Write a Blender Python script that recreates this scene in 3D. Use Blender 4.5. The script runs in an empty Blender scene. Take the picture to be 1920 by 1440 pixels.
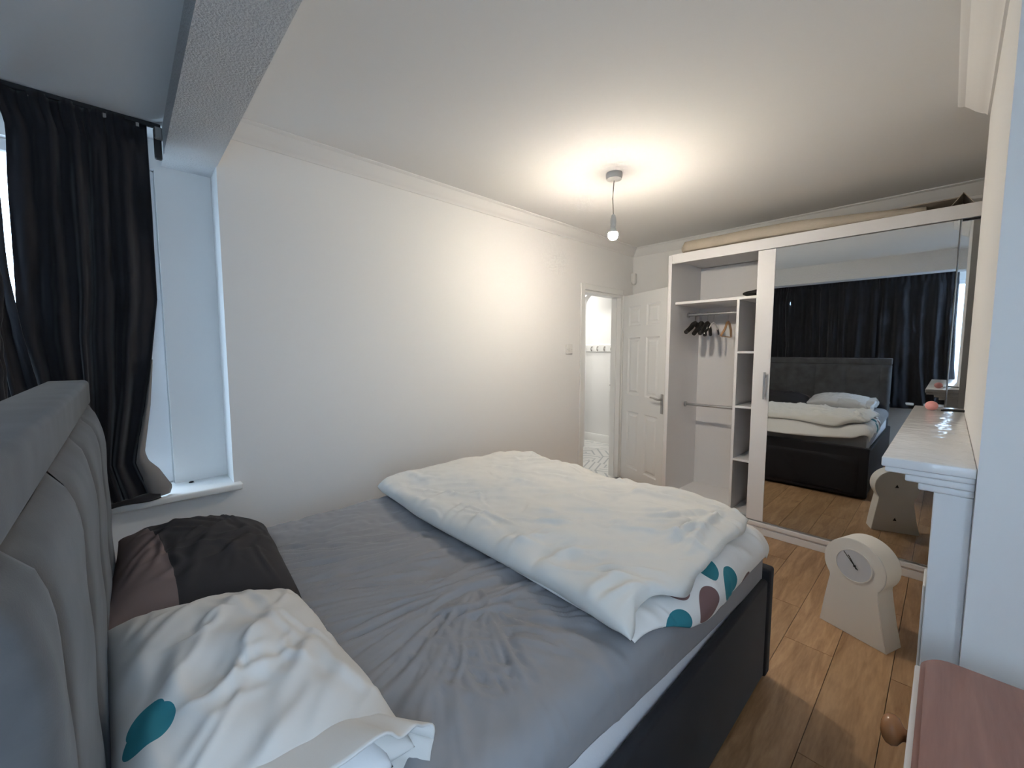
import bpy, bmesh, math, random
import numpy as np
from mathutils import Vector, Matrix
random.seed(7)
rng = np.random.default_rng(11)
S = bpy.context.scene
COL = S.collection

# ------------------------------------------------------------------ camera
cam = bpy.data.cameras.new('camera')
cam.sensor_fit = 'HORIZONTAL'; cam.sensor_width = 36.0
cam.lens = 772.07 / 1920 * 36.0
cam.clip_start = 0.02
camo = bpy.data.objects.new('camera', cam); COL.objects.link(camo)
camo.location = (0, 0, 1.40)
camo.rotation_euler = (math.radians(90 - 4.66), 0, math.radians(46.683 - 90))
S.camera = camo

# ------------------------------------------------------------------ world, exposure
SKY_COL = (0.56, 0.76, 1.0)
SKY_STRENGTH = 7.5
BULB_STRENGTH = 820.0
BULB_COL = (1.0, 0.885, 0.735)
HALL_STRENGTH = 46.0
w = bpy.data.worlds.new('sky'); S.world = w; w.use_nodes = True
bg = w.node_tree.nodes['Background']
bg.inputs['Color'].default_value = (*SKY_COL, 1); bg.inputs['Strength'].default_value = SKY_STRENGTH
S.view_settings.view_transform = 'Standard'
S.view_settings.look = 'None'
S.view_settings.gamma = 1.0
S.view_settings.exposure = 0.6
S.view_settings.use_curve_mapping = False
S.cycles.use_denoising = True
S.cycles.max_bounces = 7
S.cycles.diffuse_bounces = 5
S.cycles.glossy_bounces = 4
S.cycles.adaptive_threshold = 0.06
S.cycles.use_light_tree = False
S.cycles.sample_clamp_indirect = 6.0
S.cycles.caustics_reflective = False
S.cycles.caustics_refractive = False

# ------------------------------------------------------------------ materials
MATS = {}
def mat(name, col, rough=0.6, spec=0.4, metal=0.0, sheen=0.0, bump=None, var=None, coat=0.0, emit=None):
    """bump=(scale, strength, distance[, detail]); var=(scale, amount) tone variation"""
    m = bpy.data.materials.new(name); m.use_nodes = True
    nt = m.node_tree; b = nt.nodes['Principled BSDF']
    b.inputs['Base Color'].default_value = (*col, 1)
    b.inputs['Roughness'].default_value = rough
    b.inputs['Specular IOR Level'].default_value = spec
    b.inputs['Metallic'].default_value = metal
    b.inputs['Sheen Weight'].default_value = sheen
    b.inputs['Sheen Roughness'].default_value = 0.4
    b.inputs['Coat Weight'].default_value = coat
    if emit:
        b.inputs['Emission Color'].default_value = (*emit[0], 1); b.inputs['Emission Strength'].default_value = emit[1]
    tc = nt.nodes.new('ShaderNodeTexCoord')
    if var:
        n = nt.nodes.new('ShaderNodeTexNoise'); n.inputs['Scale'].default_value = var[0]; n.inputs['Detail'].default_value = 5
        nt.links.new(tc.outputs['Object'], n.inputs['Vector'])
        mx = nt.nodes.new('ShaderNodeMix'); mx.data_type = 'RGBA'
        mx.inputs[6].default_value = (*[c * (1 - var[1]) for c in col], 1)
        mx.inputs[7].default_value = (*[min(1, c * (1 + var[1])) for c in col], 1)
        nt.links.new(n.outputs['Fac'], mx.inputs[0]); nt.links.new(mx.outputs[2], b.inputs['Base Color'])
    if bump:
        n = nt.nodes.new('ShaderNodeTexNoise'); n.inputs['Scale'].default_value = bump[0]
        n.inputs['Detail'].default_value = bump[3] if len(bump) > 3 else 4
        nt.links.new(tc.outputs['Object'], n.inputs['Vector'])
        bp = nt.nodes.new('ShaderNodeBump'); bp.inputs['Strength'].default_value = bump[1]; bp.inputs['Distance'].default_value = bump[2]
        nt.links.new(n.outputs['Fac'], bp.inputs['Height']); nt.links.new(bp.outputs['Normal'], b.inputs['Normal'])
    MATS[name] = m
    return m

M_WALL = mat('wall_paint', (0.84, 0.835, 0.82), 0.75, 0.25, bump=(60, 0.10, 0.002))
M_CEIL = mat('ceiling_paint', (0.85, 0.845, 0.83), 0.85, 0.2, bump=(40, 0.08, 0.002))
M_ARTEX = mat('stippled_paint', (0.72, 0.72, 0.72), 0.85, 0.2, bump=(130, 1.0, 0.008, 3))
M_TRIM = mat('gloss_white_paint', (0.82, 0.82, 0.80), 0.35, 0.5, bump=(30, 0.05, 0.002))
M_DOOR = mat('door_paint', (0.80, 0.80, 0.79), 0.42, 0.45)
M_LAM = mat('white_laminate', (0.80, 0.79, 0.79), 0.38, 0.45)
M_LAMIN = mat('laminate_inside', (0.76, 0.75, 0.75), 0.5, 0.4)
M_MIRROR = mat('mirror_glass', (0.72, 0.76, 0.79), 0.015, 0.5, metal=1.0)
M_CHROME = mat('brushed_chrome', (0.55, 0.56, 0.57), 0.28, 0.5, metal=1.0)
M_STEEL = mat('satin_steel', (0.42, 0.40, 0.38), 0.35, 0.5, metal=1.0)
M_VELVET = mat('grey_velvet', (0.072, 0.072, 0.074), 0.8, 0.2, sheen=0.18, bump=(420, 0.15, 0.001), var=(11, 0.55))
M_VELVET_SHADE = mat('shaded_velvet', (0.022, 0.022, 0.026), 0.8, 0.2, sheen=0.08, bump=(420, 0.15, 0.001), var=(6, 0.25))  # same bed velvet, colour darkened for the shade on rails and footboard
M_CURT = mat('black_curtain_cloth', (0.020, 0.020, 0.024), 0.85, 0.2, sheen=0.25, bump=(300, 0.2, 0.001), var=(8, 0.25))
M_LINING = mat('curtain_lining', (0.20, 0.185, 0.175), 0.85, 0.2)
M_SHEET = mat('grey_sheet', (0.255, 0.253, 0.268), 0.75, 0.25, sheen=0.1, bump=(14, 0.18, 0.006), var=(7, 0.1))
M_MATT = mat('mattress_white', (0.72, 0.74, 0.78), 0.8, 0.2, bump=(90, 0.3, 0.003))
M_DUVET = mat('white_cotton', (0.70, 0.69, 0.655), 0.8, 0.2, bump=(18, 0.25, 0.008))
M_CASE = mat('pillowcase_white', (0.62, 0.605, 0.58), 0.8, 0.2, bump=(22, 0.25, 0.006), var=(3, 0.06))
M_INSERT = mat('pillow_insert', (0.66, 0.66, 0.66), 0.8, 0.2, bump=(30, 0.2, 0.004))
M_CLOCK = mat('clock_white', (0.80, 0.79, 0.75), 0.5, 0.35)
M_DIAL = mat('clock_dial', (0.62, 0.65, 0.70), 0.35, 0.5)
M_BLACK = mat('black_plastic', (0.012, 0.012, 0.013), 0.5, 0.4)
M_BLACKM = mat('black_metal', (0.02, 0.02, 0.022), 0.45, 0.4)
M_MANTEL = mat('mantel_gloss_paint', (0.80, 0.80, 0.80), 0.16, 0.6, bump=(16, 0.5, 0.012, 3))
M_LEG = mat('mantel_side_paint', (0.78, 0.78, 0.78), 0.4, 0.5)
M_WOODT = None
M_PINK = mat('pink_rubber', (0.75, 0.33, 0.31), 0.45, 0.4)
M_WHITEP = mat('white_plastic', (0.80, 0.79, 0.76), 0.35, 0.5)
M_CABLE = mat('grey_cable', (0.45, 0.42, 0.38), 0.6, 0.3)
M_ROLL = mat('beige_felt', (0.50, 0.44, 0.36), 0.95, 0.1, bump=(140, 0.4, 0.004), var=(6, 0.2))
M_CARD = mat('cardboard', (0.52, 0.46, 0.39), 0.9, 0.1, var=(4, 0.15))
M_HANGW = mat('hanger_wood', (0.42, 0.25, 0.13), 0.45, 0.4)
M_KNOB = mat('pine_knob', (0.36, 0.17, 0.075), 0.22, 0.5, var=(20, 0.25))
M_UPVC = mat('window_frame_white', (0.80, 0.81, 0.82), 0.3, 0.5)
M_BULB = mat('bulb_glow', (1, 1, 1), 0.5, 0.3, emit=(BULB_COL, BULB_STRENGTH))
M_HALLL = mat('hall_fill_glow', (1, 1, 1), 0.5, 0.3, emit=((1.0, 0.97, 0.92), HALL_STRENGTH))  # glow of the added hall fill lamps
M_GROUND = mat('outside_paving', (0.35, 0.36, 0.36), 0.9, 0.2)

def glass_mat():
    m = bpy.data.materials.new('window_glass'); m.use_nodes = True; nt = m.node_tree
    nt.nodes.remove(nt.nodes['Principled BSDF'])
    out = nt.nodes['Material Output']
    t = nt.nodes.new('ShaderNodeBsdfTransparent'); g = nt.nodes.new('ShaderNodeBsdfGlossy'); g.inputs['Roughness'].default_value = 0.01
    mx = nt.nodes.new('ShaderNodeMixShader'); mx.inputs[0].default_value = 0.06
    nt.links.new(t.outputs[0], mx.inputs[1]); nt.links.new(g.outputs[0], mx.inputs[2]); nt.links.new(mx.outputs[0], out.inputs['Surface'])
    return m
M_GLASS = glass_mat()

def wood_mat(name, c1, c2, scale, rough, coat=0.0, stretch=(1.2, 9, 9), tone=0.22, rings=0.5):
    m = bpy.data.materials.new(name); m.use_nodes = True; nt = m.node_tree; b = nt.nodes['Principled BSDF']
    b.inputs['Roughness'].default_value = rough; b.inputs['Coat Weight'].default_value = coat
    tc = nt.nodes.new('ShaderNodeTexCoord'); mp = nt.nodes.new('ShaderNodeMapping')
    mp.inputs['Scale'].default_value = stretch
    oi = nt.nodes.new('ShaderNodeObjectInfo')
    cx = nt.nodes.new('ShaderNodeCombineXYZ')
    mm = nt.nodes.new('ShaderNodeMath'); mm.operation = 'MULTIPLY'; mm.inputs[1].default_value = 37.0
    nt.links.new(oi.outputs['Random'], mm.inputs[0])
    for i in range(3): nt.links.new(mm.outputs[0], cx.inputs[i])
    nt.links.new(tc.outputs['Object'], mp.inputs['Vector']); nt.links.new(cx.outputs[0], mp.inputs['Location'])
    n = nt.nodes.new('ShaderNodeTexNoise'); n.inputs['Scale'].default_value = scale; n.inputs['Detail'].default_value = 8; n.inputs['Distortion'].default_value = 1.2
    nt.links.new(mp.outputs[0], n.inputs['Vector'])
    n2 = nt.nodes.new('ShaderNodeTexNoise'); n2.inputs['Scale'].default_value = scale * 7; n2.inputs['Detail'].default_value = 4
    nt.links.new(mp.outputs[0], n2.inputs['Vector'])
    ad = nt.nodes.new('ShaderNodeMath'); ad.operation = 'MULTIPLY_ADD'; ad.inputs[1].default_value = 0.35
    nt.links.new(n2.outputs['Fac'], ad.inputs[0]); nt.links.new(n.outputs['Fac'], ad.inputs[2])
    cr = nt.nodes.new('ShaderNodeValToRGB')
    cr.color_ramp.elements[0].position = 0.42; cr.color_ramp.elements[0].color = (*c1, 1)
    cr.color_ramp.elements[1].position = 0.88; cr.color_ramp.elements[1].color = (*c2, 1)
    nt.links.new(ad.outputs[0], cr.inputs[0])
    hv = nt.nodes.new('ShaderNodeHueSaturation')
    mr = nt.nodes.new('ShaderNodeMapRange'); mr.inputs[3].default_value = 1 - tone; mr.inputs[4].default_value = 1 + tone
    nt.links.new(oi.outputs['Random'], mr.inputs[0]); nt.links.new(mr.outputs[0], hv.inputs['Value'])
    nt.links.new(cr.outputs[0], hv.inputs['Color']); nt.links.new(hv.outputs[0], b.inputs['Base Color'])
    bp = nt.nodes.new('ShaderNodeBump'); bp.inputs['Strength'].default_value = 0.12; bp.inputs['Distance'].default_value = 0.002
    nt.links.new(ad.outputs[0], bp.inputs['Height']); nt.links.new(bp.outputs[0], b.inputs['Normal'])
    return m
M_PLANK = wood_mat('oak_laminate', (0.25, 0.135, 0.062), (0.47, 0.30, 0.165), 2.2, 0.34, tone=0.10)
M_WOODT = wood_mat('stained_pine', (0.22, 0.105, 0.078), (0.31, 0.16, 0.12), 3.0, 0.28, coat=0.15, stretch=(0.8, 8, 8), tone=0.0)

def spots_mat(name, base, blobs, coord='Object'):
    """flat print: list of (cx, cy, rx, ry, colour) ellipses in two object axes (u=x, v=z or y)"""
    m = bpy.data.materials.new(name); m.use_nodes = True; nt = m.node_tree; b = nt.nodes['Principled BSDF']
    b.inputs['Roughness'].default_value = 0.8; b.inputs['Specular IOR Level'].default_value = 0.2
    uv = nt.nodes.new('ShaderNodeUVMap'); sp = nt.nodes.new('ShaderNodeSeparateXYZ'); nt.links.new(uv.outputs[0], sp.inputs[0])
    cur = None
    for (cx, cy, rx, ry, c) in blobs:
        def sc(out, c0, r):
            a = nt.nodes.new('ShaderNodeMath'); a.operation = 'SUBTRACT'; nt.links.new(out, a.inputs[0]); a.inputs[1].default_value = c0
            d = nt.nodes.new('ShaderNodeMath'); d.operation = 'DIVIDE'; nt.links.new(a.outputs[0], d.inputs[0]); d.inputs[1].default_value = r
            p = nt.nodes.new('ShaderNodeMath'); p.operation = 'MULTIPLY'; nt.links.new(d.outputs[0], p.inputs[0]); nt.links.new(d.outputs[0], p.inputs[1])
            return p
        px, py = sc(sp.outputs[0], cx, rx), sc(sp.outputs[1], cy, ry)
        s = nt.nodes.new('ShaderNodeMath'); s.operation = 'ADD'; nt.links.new(px.outputs[0], s.inputs[0]); nt.links.new(py.outputs[0], s.inputs[1])
        l = nt.nodes.new('ShaderNodeMath'); l.operation = 'LESS_THAN'; nt.links.new(s.outputs[0], l.inputs[0]); l.inputs[1].default_value = 1.0
        mx = nt.nodes.new('ShaderNodeMix'); mx.data_type = 'RGBA'; mx.inputs[7].default_value = (*c, 1)
        if cur is None: mx.inputs[6].default_value = (*base, 1)
        else: nt.links.new(cur, mx.inputs[6])
        nt.links.new(l.outputs[0], mx.inputs[0]); cur = mx.outputs[2]
    nt.links.new(cur, b.inputs['Base Color'])
    return m

def tile_mat(name, kind):
    m = bpy.data.materials.new(name); m.use_nodes = True; nt = m.node_tree; b = nt.nodes['Principled BSDF']
    b.inputs['Roughness'].default_value = 0.35
    tc = nt.nodes.new('ShaderNodeTexCoord'); mp = nt.nodes.new('ShaderNodeMapping')
    nt.links.new(tc.outputs['Object'], mp.inputs['Vector'])
    wv = nt.nodes.new('ShaderNodeTexWave'); nt.links.new(mp.outputs[0], wv.inputs['Vector'])
    if kind == 0:
        mp.inputs['Rotation'].default_value = (0, 0, 0.785); wv.inputs['Scale'].default_value = 3.3
    elif kind == 1:
        wv.wave_type = 'RINGS'; wv.rings_direction = 'Z'; mp.inputs['Location'].default_value = (0.12, 0.12, 0); wv.inputs['Scale'].default_value = 3.0
    else:
        mp.inputs['Rotation'].default_value = (0, 0, -0.4); wv.inputs['Scale'].default_value = 4.0
    cr = nt.nodes.new('ShaderNodeValToRGB')
    cr.color_ramp.elements[0].position = 0.08; cr.color_ramp.elements[0].color = (0.42, 0.44, 0.45, 1)
    cr.color_ramp.elements[1].position = 0.2; cr.color_ramp.elements[1].color = (0.72, 0.72, 0.70, 1)
    nt.links.new(wv.outputs['Fac'], cr.inputs[0]); nt.links.new(cr.outputs[0], b.inputs['Base Color'])
    return m
M_TILES = [tile_mat('patterned_tile_%s' % n, i) for i, n in enumerate(('chevron', 'ring', 'stripe'))]

# ------------------------------------------------------------------ mesh helpers
def link(name, me, m, parent=None, loc=None, rot=None, smooth=False):
    o = bpy.data.objects.new(name, me); COL.objects.link(o)
    if m is not None and not me.materials: me.materials.append(m)
    if parent is not None: o.parent = parent
    if loc is not None: o.location = loc
    if rot is not None: o.rotation_euler = rot
    if smooth:
        for p in me.polygons: p.use_smooth = True
    return o

def auto(me, ang=40):
    for p in me.polygons: p.use_smooth = True
    bm = bmesh.new(); bm.from_mesh(me)
    for e in bm.edges:
        e.smooth = not (len(e.link_faces) == 2 and e.calc_face_angle(0) > math.radians(ang))
    bm.to_mesh(me); bm.free()

def boxes_me(name, bl, bevel=0.0, seg=1):
    """bl: list of (x0,x1,y0,y1,z0,z1)"""
    bm = bmesh.new()
    for (x0, x1, y0, y1, z0, z1) in bl:
        r = bmesh.ops.create_cube(bm, size=1.0)
        bmesh.ops.scale(bm, vec=(x1 - x0, y1 - y0, z1 - z0), verts=r['verts'])
        bmesh.ops.translate(bm, vec=((x0 + x1) / 2, (y0 + y1) / 2, (z0 + z1) / 2), verts=r['verts'])
    if bevel > 0:
        bmesh.ops.bevel(bm, geom=bm.edges[:], offset=bevel, segments=seg, affect='EDGES', profile=0.5)
    me = bpy.data.meshes.new(name); bm.to_mesh(me); bm.free()
    if bevel > 0 and seg > 1: auto(me, 50)
    return me

def box(name, b, m, parent=None, bevel=0.0, seg=1):
    return link(name, boxes_me(name, [b], bevel, seg), m, parent)

def pyd(name, V, Fc, smooth=True):
    me = bpy.data.meshes.new(name); me.from_pydata([tuple(map(float, v)) for v in V], [], [tuple(f) for f in Fc]); me.update()
    if smooth:
        for p in me.polygons: p.use_smooth = True
    return me

def grid_me(name, P, smooth=True, uv=None):
    n, k = P.shape[:2]
    idx = np.arange(n * k).reshape(n, k)
    f = np.stack([idx[:-1, :-1], idx[1:, :-1], idx[1:, 1:], idx[:-1, 1:]], -1).reshape(-1, 4)
    me = pyd(name, P.reshape(-1, 3), f, smooth)
    if uv is not None:
        l = me.uv_layers.new(name='UVMap'); U = uv.reshape(-1, 2)
        vi = np.zeros(len(me.loops), int); me.loops.foreach_get('vertex_index', vi)
        l.data.foreach_set('uv', U[vi].ravel())
    return me

def puff_me(name, T, B, uv=None):
    """closed cushion from a top and a bottom grid that share their border"""
    n, k = T.shape[:2]
    it = np.arange(n * k).reshape(n, k)
    ib = np.full((n, k), -1); ib[1:-1, 1:-1] = n * k + np.arange((n - 2) * (k - 2)).reshape(n - 2, k - 2)
    ib = np.where(ib < 0, it, ib)
    V = np.concatenate([T.reshape(-1, 3), B[1:-1, 1:-1].reshape(-1, 3)])
    f1 = np.stack([it[:-1, :-1], it[1:, :-1], it[1:, 1:], it[:-1, 1:]], -1).reshape(-1, 4)
    f2 = np.stack([ib[:-1, :-1], ib[:-1, 1:], ib[1:, 1:], ib[1:, :-1]], -1).reshape(-1, 4)
    me = pyd(name, V, np.concatenate([f1, f2]))
    if uv is not None:
        U = np.concatenate([uv.reshape(-1, 2), uv[1:-1, 1:-1].reshape(-1, 2)])
        l = me.uv_layers.new(name='UVMap')
        vi = np.zeros(len(me.loops), int); me.loops.foreach_get('vertex_index', vi)
        l.data.foreach_set('uv', U[vi].ravel())
    return me

def lathe_me(name, prof, seg=24, axis='z'):
    V = []; Fc = []
    for (r, z) in prof:
        for i in range(seg):
            a = 2 * math.pi * i / seg; V.append((r * math.cos(a), r * math.sin(a), z))
    n = len(prof)
    for j in range(n - 1):
        for i in range(seg):
            a, b_ = j * seg + i, j * seg + (i + 1) % seg
            Fc.append((a, b_, b_ + seg, a + seg))
    Fc.append(tuple(range(seg - 1, -1, -1))); Fc.append(tuple((n - 1) * seg + i for i in range(seg)))
    me = pyd(name, V, Fc)
    auto(me, 45)
    return me

def tube_me(name, pts, r, seg=8, caps=True):
    pts = [Vector(p) for p in pts]; V = []; Fc = []
    up = Vector((0, 0, 1))
    n = len(pts)
    for i, p in enumerate(pts):
        d = (pts[min(i + 1, n - 1)] - pts[max(i - 1, 0)]).normalized()
        a = d.cross(up)
        if a.length < 1e-3: a = d.cross(Vector((1, 0, 0)))
        a.normalize(); b_ = d.cross(a)
        rr = r[i] if isinstance(r, (list, tuple)) else r
        for k in range(seg):
            t = 2 * math.pi * k / seg; V.append(p + (a * math.cos(t) + b_ * math.sin(t)) * rr)
    for i in range(n - 1):
        for k in range(seg):
            q = i * seg + k; q2 = i * seg + (k + 1) % seg
            Fc.append((q, q2, q2 + seg, q + seg))
    if caps:
        Fc.append(tuple(range(seg - 1, -1, -1))); Fc.append(tuple((n - 1) * seg + k for k in range(seg)))
    me = pyd(name, V, Fc); auto(me, 60)
    return me

def prism_me(name, poly, thick, bevel=0.0, seg=2):
    """poly in (x, z), extruded along +y by thick"""
    bm = bmesh.new()
    vs = [bm.verts.new((x, 0, z)) for x, z in poly]
    f = bm.faces.new(vs)
    r = bmesh.ops.extrude_face_region(bm, geom=[f])
    bmesh.ops.translate(bm, vec=(0, thick, 0), verts=[v for v in r['geom'] if isinstance(v, bmesh.types.BMVert)])
    bmesh.ops.recalc_face_normals(bm, faces=bm.faces[:])
    if bevel > 0:
        es = [e for e in bm.edges if abs(e.verts[0].co.y - e.verts[1].co.y) < 1e-6]
        bmesh.ops.bevel(bm, geom=es, offset=bevel, segments=seg, affect='EDGES')
    me = bpy.data.meshes.new(name); bm.to_mesh(me); bm.free(); auto(me, 35)
    return me

def sweep_me(name, prof, p0, p1, out):
    """straight moulding: prof list of (outward, height) offsets, from p0 to p1"""
    p0, p1, out = Vector(p0), Vector(p1), Vector(out)
    V = [p + out * a + Vector((0, 0, h)) for p in (p0, p1) for a, h in prof]
    n = len(prof)
    Fc = [(i, (i + 1) % n, n + (i + 1) % n, n + i) for i in range(n)] + [tuple(range(n - 1, -1, -1)), tuple(range(n, 2 * n))]
    me = pyd(name, V, Fc, False)
    bm = bmesh.new(); bm.from_mesh(me); bmesh.ops.recalc_face_normals(bm, faces=bm.faces[:]); bm.to_mesh(me); bm.free()
    auto(me, 30)
    return me

def thing(name, label, cat, loc=(0, 0, 0), rot=(0, 0, 0), group=None):
    o = bpy.data.objects.new(name, None); COL.objects.link(o); o.empty_display_size = 0.05
    o.location = loc; o.rotation_euler = rot; o['label'] = label; o['category'] = cat
    if group: o['group'] = group
    return o
def tag(o, label, cat, group=None):
    o['label'] = label; o['category'] = cat
    if group: o['group'] = group
    return o
def struct(o, label=None):
    o['kind'] = 'structure'
    if label: o['label'] = label
    return o

def smoothstep(a, b, x):
    t = np.clip((x - a) / (b - a), 0, 1); return t * t * (3 - 2 * t)

def strokes(X, Y, L, ridge=False):
    Z = np.zeros_like(X)
    for (x0, y0, x1, y1, wd, a, cv) in L:
        dx, dy = x1 - x0, y1 - y0; ln = math.hypot(dx, dy) + 1e-9
        ux, uy = dx / ln, dy / ln
        t = ((X - x0) * ux + (Y - y0) * uy) / ln
        s = -(X - x0) * uy + (Y - y0) * ux - cv * 4 * t * (1 - t)
        tp = np.sin(np.pi * np.clip(t, 0, 1)) ** 0.7
        if ridge:       # folds that never pile up: the tallest one wins
            Z = np.maximum(Z, a * tp * np.exp(-np.abs(s / (1.25 * wd)) ** 1.5)); continue
        Z += a * tp * (np.exp(-(s / wd) ** 2) - 0.55 * np.exp(-((s - 1.9 * wd) / (1.3 * wd)) ** 2))
    return Z

def vnoise(X, Y, f, seed):
    """smooth value noise"""
    r = np.random.default_rng(seed); G = r.standard_normal((64, 64))
    x, y = X * f, Y * f; xi = np.floor(x).astype(int); yi = np.floor(y).astype(int)
    fx, fy = x - xi, y - yi; fx = fx * fx * (3 - 2 * fx); fy = fy * fy * (3 - 2 * fy)
    g = lambda a, b_: G[a % 64, b_ % 64]
    return (g(xi, yi) * (1 - fx) * (1 - fy) + g(xi + 1, yi) * fx * (1 - fy) + g(xi, yi + 1) * (1 - fx) * fy + g(xi + 1, yi + 1) * fx * fy)

# ------------------------------------------------------------------ dimensions
W = 2.44          # left wall plane
YR = -0.50        # right wall plane
XF = 4.13         # far wall plane
XW = -0.45        # window wall plane
ZC = 2.49         # ceiling
ZB = 2.27         # underside of the beam
ZBAY = 2.385      # ceiling of the bay
BX0, BX1 = 0.182, 0.375
CB = -0.059       # chimney breast face
DX0, DX1, DZ = 3.245, 3.93, 1.985   # doorway

# ------------------------------------------------------------------ setting
fl = struct(box('floor', (-0.6, 4.2, -0.5, 2.44, -0.10, -0.012), M_GROUND), 'oak laminate plank floor of the bedroom')
PW = 0.193
k = 0
for r in range(-3, 13):
    y0 = 0.092 + r * PW
    y1 = y0 + PW
    if y1 > W + 0.1 or y0 < -0.55: continue
    y0c, y1c = max(y0, YR), min(y1, W)
    off = {0: 1.64, 1: 2.29}.get(r, 0.3 + (r * 0.517) % 1.25)
    x = off - 1.28 * 4
    while x < 4.13:
        xa, xb = max(x, XW), min(x + 1.28, XF)
        if xb - xa > 0.02:
            me = boxes_me('plank', [(-(xb - xa) / 2, (xb - xa) / 2, -(y1c - y0c) / 2, (y1c - y0c) / 2, -0.012, 0.0)])
            bm = bmesh.new(); bm.from_mesh(me)
            for v in bm.verts:
                if v.co.z > -0.001:
                    v.co.x -= math.copysign(0.0012, v.co.x); v.co.y -= math.copysign(0.0012, v.co.y)
            bm.to_mesh(me); bm.free()
            link('plank', me, M_PLANK, fl, loc=((xa + xb) / 2, (y0c + y1c) / 2, 0))
        x += 1.28

def sbox(name, bl, m, label):
    return struct(link(name, boxes_me(name, bl), m), label)
TH = 0.12
wl = sbox('wall_left', [(0.372, DX0, W, W + TH, 0, ZC + .1), (DX0, DX1, W, W + TH, DZ, ZC + .1), (DX1, 4.2, W, W + TH, 0, ZC + .1),
                        (0.372, 0.50, W + TH, 2.74, 0, ZC + .1),
                        (-0.6, 0.372, W, 2.62, 0, 0.705),
                        (0.155, 0.372, 2.62, 2.74, 0, ZC + .1), (-0.6, -0.42, 2.62, 2.74, 0, ZC + .1),
                        (-0.42, 0.155, 2.62, 2.74, 0, 0.735), (-0.42, 0.155, 2.62, 2.74, 2.25, ZC + .1)], M_WALL,
          'white painted wall with the doorway and window recess')
wf = sbox('wall_far', [(XF, 4.25, YR - .05, W, 0, ZC + .1)], M_WALL, 'white end wall behind the wardrobe')
wr = sbox('wall_right', [(0.155, XF, YR - .1, YR, 0, ZC + .1), (-0.6, -0.42, YR - .1, YR, 0, ZC + .1), (-0.42, 0.155, YR - .1, YR, 0, .74), (-0.42, 0.155, YR - .1, YR, 2.25, ZC + .1)], M_WALL, 'white wall behind the chest and chimney breast')
cb = sbox('wall_chimney', [(1.385, 2.78, YR, CB, 0, ZC)], M_WALL, 'chimney breast behind the white mantelpiece')
ww = sbox('wall_window', [(XW - .1, XW, YR - .1, 2.74, 0, 0.735), (XW - .1, XW, YR - .1, 2.74, 2.26, ZBAY + .1),
                          (XW - .1, XW, YR - .1, -0.24, 0.735, 2.26), (XW - .1, XW, 2.30, 2.74, 0.735, 2.26)], M_WALL, 'window wall behind the headboard')
ce = sbox('ceiling', [(BX1, 4.2, YR - .05, W, ZC, ZC + .1)], M_CEIL, 'white ceiling with the pendant light')
cbay = sbox('ceiling_bay', [(XW - .1, BX0, YR - .05, 2.62, ZBAY, ZBAY + .2)], M_CEIL, 'lower ceiling over the window bay')
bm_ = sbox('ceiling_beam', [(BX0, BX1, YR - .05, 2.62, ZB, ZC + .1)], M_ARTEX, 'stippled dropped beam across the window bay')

cov = [(0, 0), (0, -0.075), (0.008, -0.075), (0.014, -0.066), (0.026, -0.060), (0.045, -0.045), (0.063, -0.026), (0.078, -0.012), (0.092, -0.009), (0.1, -0.004), (0.1, 0)]
struct(link('trim_1', sweep_me('trim_1', cov, (BX1, W, ZC), (XF, W, ZC), (0, -1, 0)), M_CEIL), 'white coving along the left wall')
struct(link('trim_2', sweep_me('trim_2', cov, (XF, W, ZC), (XF, YR, ZC), (-1, 0, 0)), M_CEIL), 'white coving along the end wall above the wardrobe')
struct(link('trim_3', sweep_me('trim_3', cov, (1.385, CB, ZC), (2.78, CB, ZC), (0, 1, 0)), M_CEIL), 'white coving along the chimney breast')
sk = [(0, 0), (0.016, 0), (0.016, 0.085), (0.008, 0.10), (0, 0.10)]
struct(link('baseboard_left', sweep_me('baseboard_left', sk, (XW, W, 0), (DX0 - .07, W, 0), (0, -1, 0)), M_TRIM), 'white skirting board along the left wall')
struct(link('baseboard_window', sweep_me('baseboard_window', sk, (XW, YR, 0), (XW, W, 0), (1, 0, 0)), M_TRIM), 'white skirting board under the window behind the bed')

# doorway frame
trf = struct(box('trim_4', (DX0 - 0.055, DX0 + 0.004, W - 0.016, W - 0.0, 0, DZ + 0.055), M_TRIM, bevel=0.004), 'white door frame and architrave')
box('architrave_far', (DX1 - 0.004, DX1 + 0.055, W - 0.016, W, 0, DZ + 0.055), M_TRIM, trf, bevel=0.004)
box('architrave_head', (DX0 + 0.004, DX1 - 0.004, W - 0.0155, W, DZ - 0.004, DZ + 0.055), M_TRIM, trf, bevel=0.004)
box('door_lining', (DX0, DX0 + 0.025, W, W + TH, 0, DZ), M_TRIM, trf)
box('door_lining', (DX1 - 0.025, DX1, W, W + TH, 0, DZ), M_TRIM, trf)
box('door_lining', (DX0 + .025, DX1 - .025, W, W + TH, DZ - 0.025, DZ), M_TRIM, trf)
box('door_stop', (DX0 + .025, DX0 + .037, W + .05, W + .085, 0, DZ - .025), M_TRIM, trf)
box('door_stop', (DX1 - .037, DX1 - .025, W + .05, W + .085, 0, DZ - .025), M_TRIM, trf)
box('threshold_strip', (DX0 + .025, DX1 - .025, W - 0.005, W + 0.03, 0.0, 0.006), M_CHROME, trf, bevel=0.002)

# door leaf, hinged on the far jamb and swung into the room
ang = math.atan2(1.80 - W, 3.615 - 3.925)
d1 = thing('door_1', 'open white six-panel door with lever handle beside the wardrobe', 'door', (3.925, W - 0.022, 0.008), (0, 0, ang))
d1['kind'] = 'structure'
DW, DT, DH = 0.705, 0.036, 1.965
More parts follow.
